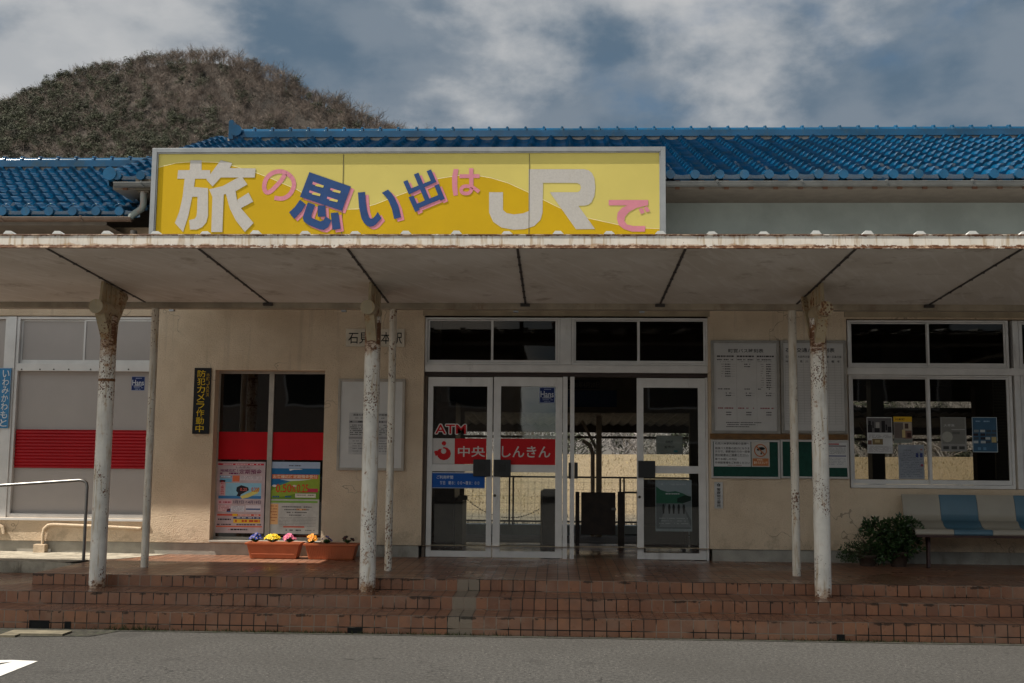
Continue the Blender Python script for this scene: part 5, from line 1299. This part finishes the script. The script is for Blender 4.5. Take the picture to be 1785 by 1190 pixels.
for k in range(7):
    x0, x1 = xbl+k*seg+.002, xbl+(k+1)*seg-.002
    sh = .0
    m_ = MB(); n = len(prof_s)
    A = [(x0, y, z) for y, z in prof_s]; Bq = [(x1, y, z) for y, z in prof_s]
    A2 = [(x0, y+.014, z-.014) for y, z in prof_s]; B2 = [(x1, y+.014, z-.014) for y, z in prof_s]
    m_.smooth = True
    m_.idx(A+Bq, [(i, i+1, n+i+1, n+i) for i in range(n-1)]); m_.idx(A2+B2, [(n+i, n+i+1, i+1, i) for i in range(n-1)])
    m_.smooth = False
    m_.idx(A+A2, [(n+i, n+i+1, i+1, i) for i in range(n-1)]); m_.idx(Bq+B2, [(i, i+1, n+i+1, n+i) for i in range(n-1)])
    m_.face([A[0], Bq[0], B2[0], A2[0]]); m_.face([A[-1], A2[-1], B2[-1], Bq[-1]])
    o = m_.build('seat', BLS if k % 2 else CRM, BN); o['label'] = 'blue moulded seat' if k % 2 else 'cream moulded seat'
BRN = mat('brown_steel', (.045, .018, .016), .5, 0, .2, 9)
fb = MB(); fb.box(xbl+.02, xbl+7*seg, yb1+.012, yb1+.052, zs0_-.035, zs0_-.003); fb.box(xbl+.02, xbl+7*seg, yb1+.28, yb1+.32, zs0_-.035, zs0_-.005)
fb.build('frame', BRN, BN)
for lx in (X(1619, 12.1, 960), X(1619, 12.1, 960)+2.0):
    for s_ in (-1, 1):
        MB().obox((lx, 12.12+s_*.02, zs0_-.036), (lx+s_*.055, 12.12+s_*.16, FLOOR+.001), .028, .045, (0, 1, 0)).build('leg', BRN, BN)

# ================================================================ HALL FITTINGS SEEN THROUGH THE DOORS
GT = empty('ticket_gate', (X(1045, 14.2, 930), 14.2, FLOOR), 'dark brown ticket gate panel between posts in the hall', 'gate')
x0, x1, z0, z1 = rect(1013, 858, 1073, 932, 14.2); MB().box(x0, x1, 14.2, 14.24, z0, z1).build('panel', WOODD, GT, bevel=.004)
x0, x1, z0, z1 = rect(1077, 857, 1088, 950, 14.2); MB().box(x0, x1, 14.18, 14.26, FLOOR, z1).build('post', WOODD, GT, bevel=.003)
x0, x1, z0, z1 = rect(1003, 857, 1010, 950, 14.2); MB().box(x0, x1, 14.18, 14.26, FLOOR, z1).build('post', WOODD, GT, bevel=.003)
x0, x1, z0, z1 = rect(1066, 885, 1074, 889, 14.2); MB().box(x0, x1, 14.17, 14.2, z0, z1).build('latch', STEEL, GT)
CN = empty('counter', (X(790, 13.9, 950), 13.9, FLOOR), 'dark cabinet with a pale edge behind the left door', 'cabinet')
x0, x1, z0, z1 = rect(752, 700, 793, 955, 13.9); MB().box(x0, x1, 13.9, 14.6, FLOOR+.002, z1).build('body', WOODD, CN)
x0, x1, z0, z1 = rect(793.5, 868, 806, 958, 13.9); MB().box(x0, x1, 13.88, 14.5, FLOOR+.002, z1).build('side_panel', mat('tan_panel', (.16, .12, .08), .6), CN)
x0, x1, z0, z1 = rect(799, 863, 815, 871, 13.85); MB().box(x0, x1, 13.80, 13.87, z0, z1).build('chain_box', mat('beige_box', (.30, .25, .18), .6), CN)
C2 = empty('counter', (X(955, 13.9, 950), 13.9, FLOOR), 'dark cabinet with a pale left edge behind the second door', 'cabinet')
x0, x1, z0, z1 = rect(946, 854, 975, 961, 13.9); MB().box(x0, x1, 13.9, 14.5, FLOOR+.002, z1).build('body', WOODD, C2)
x0, x1, z0, z1 = rect(942, 856, 945.5, 958, 13.9); MB().box(x0, x1, 13.88, 14.5, FLOOR+.002, z1).build('side_panel', mat('tan_panel', (.16, .12, .08), .6), C2)
ch = MB(); a = P(815, 871, 13.85); b = P(942, 886, 13.88)
for i in range(60):
    t_ = i/60; q = a.lerp(b, t_)-Vector((0, 0, .22*4*t_*(1-t_)*.75)); q2 = a.lerp(b, (i+1)/60)-Vector((0, 0, .22*4*((i+1)/60)*(1-(i+1)/60)*.75))
    ch.obox(q, q.lerp(q2, .8), .014 if i % 2 else .005, .005 if i % 2 else .014)
tag(ch.build('chain', mat('dark_chain', (.03, .025, .02), .5, .6)), 'dark chain sagging between the two hall cabinets', 'chain')
SH = empty('shelf_unit', (X(1155, 13.6, 940), 13.6, FLOOR), 'dark reddish shelf unit behind the right door', 'shelf')
x0, x1, z0, z1 = rect(1116, 836, 1200, 944, 13.6); 
sb = MB(); sb.box(x0, x0+.02, 13.6, 13.9, FLOOR+.05, z1); sb.box(x1-.02, x1, 13.6, 13.9, FLOOR+.05, z1); sb.box(x0+.02, x1-.02, 13.88, 13.9, FLOOR+.05, z1); sb.build('frame', mat('red_wood', (.06, .025, .018), .5), SH)
for k in range(4):
    z = FLOOR+.06+k*.23; MB().box(x0+.021, x1-.021, 13.6, 13.879, z, z+.02).build('shelf', mat('red_wood', (.06, .025, .018), .5), SH)
for s_ in (x0+.05, x1-.05): MB().box(s_-.02, s_+.02, 13.65, 13.7, FLOOR+.001, FLOOR+.049).build('leg', WOODD, SH)
# date display and blue banner on the beam over the hall exit
mb, blk, tx, vt, ln = sheet((990, 662, 1046, 678), YB-.03, ink(14, 14, 14), .02)
tx('2005年4月20日', .02, .2, .98, .85, (90, 84, 70), .02)
tag(mb.build('date_sign'), 'black date sign with pale characters above the hall exit', 'sign')
mb, blk, tx, vt, ln = sheet((990, 680, 1075, 709), YB-.03, ink(12, 40, 70), .02)
tag(mb.build('blue_banner'), 'dark blue banner under the date sign above the hall exit', 'sign')
# column and side partition inside the waiting room
x0, x1, z0, z1 = rect(1512, 660, 1534, 860, 14.5); tag(MB().box(x0, x1, 14.3, 14.5, FLOOR, 3.3).build('inner_column', mat('black_column', (.02, .02, .022), .5)), 'black square column inside the waiting room behind the right window', 'column')
x0, x1, z0, z1 = rect(1735, 680, 1762, 860, 13.2)
lv = MB()
for k in range(46): lv.box(x0, x1+.6, 13.2, 13.23, .9+k*.035, .9+k*.035+.024)
tag(lv.build('louvre_blind', mat('brown_louvre', (.05, .04, .033), .5)), 'dark horizontal louvre blind inside at the right end of the window', 'blind')

# ================================================================ TRACK SIDE
pf = MB(); pf.box(XL, XR+4, YB+.152, 16.4, .0, FLOOR-.004); tag(pf.build('platform', mat('platform_concrete', (.22, .18, .15), .9, 0, .25, 3, .3, 60)), kind='structure')
kb_ = MB(); kb_.box(-14, 16, 19.0, 19.25, 0, .36); tag(kb_.build('kerb_wall', mat('bluegrey_concrete', (.52, .58, .59), .9, 0, .2, 2)), kind='structure')
bal = MB(); bal.face([(-30, 16.41, .02), (30, 16.41, .02), (30, 18.99, .02), (-30, 18.99, .02)]); tag(bal.build('track_bed', mat('ballast', (.17, .14, .12), .95, 0, .5, 60, 1, 90, .03)), kind='structure')
FN = empty('track_fence', (0, 19.1, .36), 'low grey metal fence beyond the railway track seen through the doors', 'fence')
GALV = mat('galvanised', (.13, .13, .135), .5, .5, .2, 5)
fz = Zp(829, 19.1, 900)
f_ = MB(); f_.box(-13, 15, 19.09, 19.12, fz-.03, fz); f_.box(-13, 15, 19.09, 19.12, .40, .43); f_.build('rail', GALV, FN)
xp = X(891, 19.1, 870)
for k in range(-6, 8):
    MB().box(xp+k*1.9-.045, xp+k*1.9-.015, 19.085, 19.125, .36, fz-.031).build('post', GALV, FN); MB().box(xp+k*1.9+.02, xp+k*1.9+.05, 19.085, 19.125, .36, fz-.031).build('post', GALV, FN)
ms = MB(); x = -13.
while x < 15: ms.box(x, x+.004, 19.10, 19.105, .44, fz-.031); x += .12
z = .48
while z < fz-.04: ms.box(-13, 15, 19.106, 19.11, z, z+.003); z += .12
ms.build('mesh_panel', GALV, FN)
# iron railing right of the gate
RG = empty('platform_railing', (X(1100, 14.95, 940), 14.95, FLOOR), 'dark iron railing beside the ticket gate at the hall exit', 'railing')
x0, x1, z0, z1 = rect(1089, 857, 1203, 934, 14.95); rl = MB(); rl.box(x0, x1, 14.95, 14.98, z1-.025, z1); rl.box(x0, x1, 14.95, 14.98, z0, z0+.02); rl.build('rail', BLACK, RG)
for k in range(6): xx = x0+.16+k*(x1-x0)/6; MB().box(xx, xx+.018, 14.952, 14.978, FLOOR, z1-.026).build('baluster', BLACK, RG)
# platform roof on posts
PR = empty('platform_roof', (0, 17, FLOOR), 'rusty corrugated platform roof on posts behind the station', 'canopy')
cr = MB(); n = 300; xs3 = [-9+i*.075 for i in range(n)]; zA, zB = Zp(726, 15.9, 1060), Zp(741, 18.2, 1060)
v = [(x, 15.4, zA+.06+(.02 if i % 2 else -.02)) for i, x in enumerate(xs3)]+[(x, 18.2, zB+(.02 if i % 2 else -.02)) for i, x in enumerate(xs3)]
cr.idx(v, [(n+i, n+i+1, i+1, i) for i in range(n-1)]); cr.build('sheet', mat('rusty_sheet', (.16, .115, .085), .7, 0, .35, 5), PR)
bm = MB(); bm.box(-9, 13.4, 18.205, 18.28, zB-.12, zB+.05); bm.box(-9, 13.4, 16.9, 16.98, Zp(764, 16.9, 1060), Zp(760, 16.9, 1060)); bm.build('beam', mat('brown_beam', (.14, .10, .075), .7), PR)
x0, x1, z0, z1 = rect(1430, 668, 1712, 699, 15.9); MB().box(x0, x1, 15.9, 15.96, z0, z1).build('fascia_board', mat('brown_board', (.07, .05, .038), .8), PR)
x0, x1, z0, z1 = rect(1430, 710, 1712, 728, 15.9); MB().box(x0, x1, 15.9, 15.96, z0, z1).build('fascia_board', mat('brown_board', (.07, .05, .038), .8), PR)
for px in (1044, 560, 1530, 1250):
    if px == 1250: continue
    x = X(px, 16.2, 780); xw = x
    pbm = MB(); pbm.box(x-.04, x+.04, 16.16, 16.24, .0, zA+.02); pbm.obox((x-.25, 16.2, zA-.05), (x-.04, 16.2, zA-.45), .04, .04)
    pbm.tube([(x-.09, 16.2, FLOOR), (x-.09, 16.2, 1.55), (x-.13, 16.2, 1.68), (x-.24, 16.2, 1.75)], .03, 8)
    pbm.build('post', mat('tan_post', (.58, .47, .36), .7), PR)
# straw bank
def bank_mat():
    m, t, b = newmat('dry_grass'); p = pos(t)
    a = noise(t, p, 24, 5, .75); c = noise(t, p, 1.2, 4, .6)
    col = mixc(t, ramp(t, a, .3, .7), (.15, .11, .065), (.46, .36, .22)); col = mixc(t, ramp(t, c, .45, .7, 0, .55), col, (.22, .18, .10))
    sy = t.nodes.new('ShaderNodeSeparateXYZ'); t.links.new(p, sy.inputs[0]); col = mixc(t, ramp(t, sy.outputs[1], 22.6, 23.2, .75, 0), col, mixc(t, a, (.05, .045, .03), (.30, .27, .22)))
    t.links.new(col, b.inputs['Base Color']); b.inputs['Roughness'].default_value = 1; bump(t, b, a, 1, .08); return m
DG = bank_mat()
bk = MB(); nx = 60; ys = [19.3, 20.5, 21.8, 22.2, 24, 26, 28, 29.2, 30.5, 45]; zs_ = [.30, .28, .12, .20, .62, 1.05, 1.45, 1.62, 1.60, 1.5]
v = [(-60+2*i, y, z+.03*math.sin(i*1.7+y)*(1 if y < 29 else .5)) for y, z in zip(ys, zs_) for i in range(nx+1)]
bk.idx(v, [(j*(nx+1)+i, j*(nx+1)+i+1, (j+1)*(nx+1)+i+1, (j+1)*(nx+1)+i) for j in range(len(ys)-1) for i in range(nx)])
bk.smooth = True; tag(bk.build('grass_bank', DG, smooth=True), kind='structure')
gr = MB()
for i in range(9000):
    x = rnd.uniform(-5.5, 13); t_ = rnd.random(); y = 19.4+t_*9.6; z = float(np.interp(y, ys, zs_))-.02
    h = rnd.uniform(.03, .09) if y > 22 else rnd.uniform(.04, .14); w = .012; a = rnd.uniform(-.4, .4)
    gr.use(mat('scrub_blades', (.20, .175, .13), .9, 0, .6, 8) if y < 22.8 else mat('straw_blades', (.42, .33, .19), .9, 0, .5, 8)); gr.face([(x-w, y, z), (x+w, y, z), (x+a*h, y+rnd.uniform(-.3, .3)*h, z+h)])
tag(gr.build('dry_grass'), 'dry straw-coloured grass covering the bank beyond the tracks', 'grass', kind='stuff')
# weeds at the foot of the steps
wd = MB()
for i in range(900):
    x = rnd.choice([rnd.uniform(-8, 6), rnd.gauss(-3.6, .2), rnd.gauss(-1.9, .25), rnd.gauss(-2.6, .3), rnd.gauss(-1.0, .3), rnd.gauss(2.4, .3)]); y = 9.385-abs(rnd.gauss(0, .015)); h = rnd.uniform(.008, .035)*(2 if abs(x+3.6) < .2 else 1); a = rnd.uniform(-1, 1)
    wd.face([(x-.003, y, .004), (x+.003, y, .004), (x+a*h, y-rnd.random()*h*.8, .004+h)])
tag(wd.build('weeds', mat('weed_green', (.05, .06, .02), .9, 0, .6, 20)), 'small weeds and moss along the foot of the steps', 'weeds', kind='stuff')

# ================================================================ WOODED HILL
sil = [(-400, 245), (-200, 225), (-60, 205), (0, 185), (60, 160), (100, 138), (140, 125), (200, 112), (260, 100), (310, 94), (370, 92), (410, 98), (440, 108), (480, 128), (520, 152), (560, 172), (600, 188), (640, 205), (680, 222), (730, 242), (820, 275), (950, 330), (1300, 450), (1700, 520), (2300, 600)]
YH = 400.
sxs = [X(a, YH, 200) for a, b in sil]; szs = [Zp(b+9, YH, a) for a, b in sil]
def hz_(x, y):
    top = float(np.interp(x, sxs, szs)); t_ = (y-170)/(YH-170)
    if t_ <= 0: return 0.
    if t_ > 1: return top*(1-.35*min(1, (t_-1)*1.3))
    s_ = t_**1.35
    n_ = 5*math.sin(x*.045+y*.03)*math.sin(y*.02)+3*math.sin(x*.11-y*.05)
    return top*s_+n_*s_*(1-s_)*2.2
hm = MB(); nx, ny = 90, 44
xsH = [-330+i*9. for i in range(nx)]; ysH = [165+j*8. for j in range(ny)]
v = [(x, y, hz_(x, y)-.2) for y in ysH for x in xsH]
hm.idx(v, [(j*nx+i, j*nx+i+1, (j+1)*nx+i+1, (j+1)*nx+i) for j in range(ny-1) for i in range(nx-1)])
tag(hm.build('hill_terrain', mat('leaf_litter', (.042, .034, .028), 1, 0, .35, .08), smooth=True), kind='structure')
BARK = mat('bare_twigs', (.17, .135, .112), .9, 0, .55, .22); BARK2 = mat('pale_twigs', (.17, .145, .125), .9, 0, .2, .3)
EVG = mat('evergreen_leaves', (.050, .054, .029), .8, 0, .6, .3)
def prism(a, b, r0_, r1_):
    d_ = b-a; l = np.linalg.norm(d_); d_ = d_/l; u_ = np.cross(d_, [0.3, .9, .1]); u_ /= np.linalg.norm(u_); w_ = np.cross(d_, u_)
    vs = []
    for p, r in ((a, r0_), (b, r1_)):
        for k in range(3): vs.append(p+r*(u_*math.cos(k*2.094)+w_*math.sin(k*2.094)))
    return vs, [(0, 1, 4, 3), (1, 2, 5, 4), (2, 0, 3, 5)]
def bare_proto(seed, h=6.2, nb=13, nt=5, thick=1.0):
    r = np.random.RandomState(seed); V = []; Fc = []
    def add(a, b, r0_, r1_):
        vs, fs = prism(a, b, r0_, r1_); i = len(V); V.extend(vs); Fc.extend([tuple(i+k for k in f) for f in fs])
    top = np.array([r.uniform(-.5, .5), r.uniform(-.5, .5), h*.6]); add(np.zeros(3), top, .14*thick, .05*thick)
    for b in range(nb):
        t_ = .35+.65*(b+r.rand())/nb; p = top*t_; a = r.rand()*6.283; l = h*.50*(1.15-.45*t_)*r.uniform(.6, 1.15)
        d_ = np.array([math.cos(a), math.sin(a), r.uniform(.35, 1.1)]); d_ /= np.linalg.norm(d_); q = p+d_*l; add(p, q, .055*thick, .02*thick)
        for k in range(nt):
            s_ = .3+.7*(k+r.rand())/nt; p2 = p+d_*l*s_; dd = d_+r.uniform(-.9, .9, 3); dd[2] += .25; dd /= np.linalg.norm(dd); l2 = l*r.uniform(.25, .5); add(p2, p2+dd*l2, .026*thick, .010*thick)
            for j in range(1):
                p3 = p2+dd*l2*r.uniform(.4, .9); d3 = dd+r.uniform(-.8, .8, 3); d3 /= np.linalg.norm(d3); add(p3, p3+d3*l2*.6, .016*thick, .008*thick)
    return np.array(V), np.array(Fc)
def green_proto(seed, h=6.5, n=560):
    r = np.random.RandomState(seed); V = []; Fc = []
    cl = [(r.uniform(-1.5, 1.5), r.uniform(-1.5, 1.5), h*r.uniform(.35, .82), r.uniform(.8, 1.5)) for _ in range(9)]
    for i in range(n):
        c = cl[r.randint(9)]; d_ = r.normal(size=3); d_ /= np.linalg.norm(d_); p = np.array(c[:3])+d_*c[3]*r.uniform(.75, 1.05)*np.array([1, 1, .8])
        nrm = d_+r.uniform(-.6, .6, 3); nrm /= np.linalg.norm(nrm); u_ = np.cross(nrm, [.1, .2, 1]); u_ /= np.linalg.norm(u_); w_ = np.cross(nrm, u_); s_ = r.uniform(.12, .26)
        k = len(V); V.extend([p-u_*s_, p-w_*s_*.6, p+u_*s_, p+w_*s_*.6]); Fc.append((k, k+1, k+2, k+3))
    return np.array(V), np.array(Fc)
def scatter(name, protos, places, m):
    Vs, Fs = [], []; off = 0
    for (x, y, z, s_, rot, k) in places:
        pv, pf_ = protos[k]; c, s2 = math.cos(rot), math.sin(rot)
        q = np.empty_like(pv); q[:, 0] = (pv[:, 0]*c-pv[:, 1]*s2)*s_+x; q[:, 1] = (pv[:, 0]*s2+pv[:, 1]*c)*s_+y; q[:, 2] = pv[:, 2]*s_+z
        Vs.append(q); Fs.append(pf_+off); off += len(pv)
    V = np.concatenate(Vs).astype(np.float32); Fq = np.concatenate(Fs).astype(np.int32)
    me = bpy.data.meshes.new(name); me.vertices.add(len(V)); me.vertices.foreach_set('co', V.ravel())
    me.loops.add(Fq.size); me.loops.foreach_set('vertex_index', Fq.ravel())
    me.polygons.add(len(Fq)); me.polygons.foreach_set('loop_start', np.arange(0, Fq.size, 4, dtype=np.int32)); me.polygons.foreach_set('loop_total', np.full(len(Fq), 4, dtype=np.int32))
    me.materials.append(m); me.update(calc_edges=True); o = bpy.data.objects.new(name, me); COL.objects.link(o); return o
BP = [bare_proto(i) for i in range(5)]; GP = [green_proto(i+20) for i in range(4)]
xmin, xmax = X(-60, YH, 200), X(830, YH, 200)
bare, green = [], []
for i in range(6500):
    y = 170+230*(.08+.92*rnd.random())**(1/1.35); x = rnd.uniform(xmin*1.02, xmax)*(y/YH)**.85
    z = hz_(x, y)
    py = 800-F*(z-EYE)/y; pxx = 892+F*(x/y+PSI)
    if py > 320 or pxx < -70: continue
    gp = 1/(1+math.exp(-((-pxx*.9+330)+(py-180)*2.2-120)/55))   # lower left is evergreen
    if rnd.random() < gp*.5+.015: green.append((x, y, z-.4, rnd.uniform(.6, 1.15), rnd.random()*6.28, rnd.randrange(4)))
    else: bare.append((x, y, z-.3, rnd.uniform(.7, 1.15), rnd.random()*6.28, rnd.randrange(5)))
for i in range(700):
    y = rnd.uniform(388, 418); x = rnd.uniform(xmin*1.02, xmax); z = hz_(x, y)
    (green if (rnd.random() < (.45 if x < -155 else .05)) else bare).append((x, y, z-.6, rnd.uniform(.75, 1.15), rnd.random()*6.28, rnd.randrange(4)))
tag(scatter('bare_woodland', BP, bare, BARK), 'leafless grey-brown woodland covering the hill', 'woodland', kind='stuff')
tag(scatter('evergreen_woodland', GP, green, EVG), 'dark green evergreen bushes low on the left of the hill', 'woodland', kind='stuff')
def lone_tree(kind, x, y, s_, rot, label, grp, k):
    z = hz_(x, y)-1.3
    o = empty('bare_tree' if kind == 'b' else 'evergreen_tree', (x, y, z), label, 'tree', grp)
    t_ = MB().tube([(x, y, z), (x+.2*s_, y, z+2.6*s_), (x-.1*s_, y, z+4.4*s_)], [.16*s_, .11*s_, .05*s_], 6).build('trunk', BARK2, o)
    pv, pf_ = (BP[k % 5] if kind == 'b' else GP[k % 4]); c, s2 = math.cos(rot), math.sin(rot)
    q = np.stack([(pv[:, 0]*c-pv[:, 1]*s2)*s_, (pv[:, 0]*s2+pv[:, 1]*c)*s_, pv[:, 2]*s_], 1)
    m_ = MB(); m_.v = [tuple(a) for a in (q+np.array([x, y, z]))]; m_.f = [tuple(int(b) for b in f) for f in pf_]; m_.m = [0]*len(m_.f); m_.uv = [None]*len(m_.f); m_.sm = [False]*len(m_.f)
    m_.build('crown', BARK2 if kind == 'b' else EVG, o)
r = random.Random(12)
bx = sorted([r.uniform(120, 480) for _ in range(20)]+[r.uniform(480, 735) for _ in range(24)])
for i, px in enumerate(bx):
    y = YH-2+r.uniform(-6, 2) if px < 480 else YH+r.uniform(-4, 3); lone_tree('b', X(px, y, 150), y, r.uniform(.85, 1.2) if px < 430 else r.uniform(1.1, 1.9), r.random()*6, 'slender leafless tree on the crest of the hill', 'leafless trees along the skyline', i)
for i, (px, s_) in enumerate(((8, .9), (48, 1.25), (30, .9), (66, .95), (105, 1.35), (122, 1.2), (90, .8), (330, .9), (415, .7), (640, .8))):
    y = YH-4; 
    if px == 330: y = 392
    lone_tree('e', X(px, y, 150), y, s_, i, 'dark evergreen tree on the crest of the hill', 'dark evergreens along the skyline', i)
# wooded slope straight behind the bank, seen through the hall
hb = MB(); v = []
for y, z in ((46, 1.0), (52, 1.6), (60, 4), (72, 9), (90, 12)):
    for i in range(31): v.append((-45+3*i, y, z+.5*math.sin(i*1.3+y)))
hb.idx(v, [(j*31+i, j*31+i+1, (j+1)*31+i+1, (j+1)*31+i) for j in range(4) for i in range(30)])
tag(hb.build('wooded_slope', mat('slope_soil', (.07, .065, .058), 1, 0, .4, .5), smooth=True), kind='structure')
pl = []; pg = []
for i in range(420):
    y = rnd.uniform(44, 66); x = rnd.uniform(-8, 34); z = float(np.interp(y, [46, 52, 60, 72], [1.0, 1.6, 4, 9]))-.5
    (pg if rnd.random() < .13 else pl).append((x, y, z, rnd.uniform(.3, .6), rnd.random()*6, rnd.randrange(4)))
tag(scatter('blossom_woodland', BP, pl, mat('silver_twigs', (.27, .25, .24), .9, 0, .3, 1)), 'silvery bare woodland beyond the grass bank, seen through the doors', 'woodland', kind='stuff')
tag(scatter('evergreen_scrub', GP, pg, mat('scrub_leaves', (.055, .062, .038), .8, 0, .5, 1)), 'green scrub beyond the grass bank, seen through the doors', 'woodland', kind='stuff')

# ================================================================ FAR SIDE OF THE FORECOURT (seen mirrored in the glass)
def shop(x0, x1, y0, dep, h, wallc, label, nwin, nfl):
    o = empty('shop_building', ((x0+x1)/2, y0, 0), label, 'building')
    MB().box(x0, x1, y0-dep, y0, 0, h).build('wall', wallc, o)
    MB().box(x0-.3, x1+.3, y0-dep-.3, y0+.35, h+.002, h+.22).build('roof', mat('dark_roof_slab', (.06, .055, .05), .8), o)
    for f_ in range(nfl):
        for k in range(nwin):
            xw = x0+(k+.5)*(x1-x0)/nwin; zb3 = .7+f_*2.5
            w_ = MB().ring(xw-.9, xw+.9, zb3, zb3+1.4, .06, .06, .06, .06, y0+.002, y0+.06).build('window', WHITE, o)
            MB().box(xw-.84, xw+.84, y0+.01, y0+.03, zb3+.06, zb3+1.34).build('pane', mat('dark_pane', (.01, .012, .014), .1), w_)
shop(-13, -1.5, -13, 8, 5.2, mat('brown_shop_wall', (.34, .27, .22), .9), 'two-storey brown shop across the forecourt, mirrored in the poster window', 4, 2)
shop(0, 13, -12, 9, 6.9, mat('grey_shop_wall', (.13, .115, .10), .9), 'two-storey dark grey block across the forecourt', 5, 2)
shop(14.5, 30, -11, 9, 5.6, mat('olive_shop_wall', (.14, .12, .09), .9), 'two-storey olive block across the forecourt at far right', 5, 2)
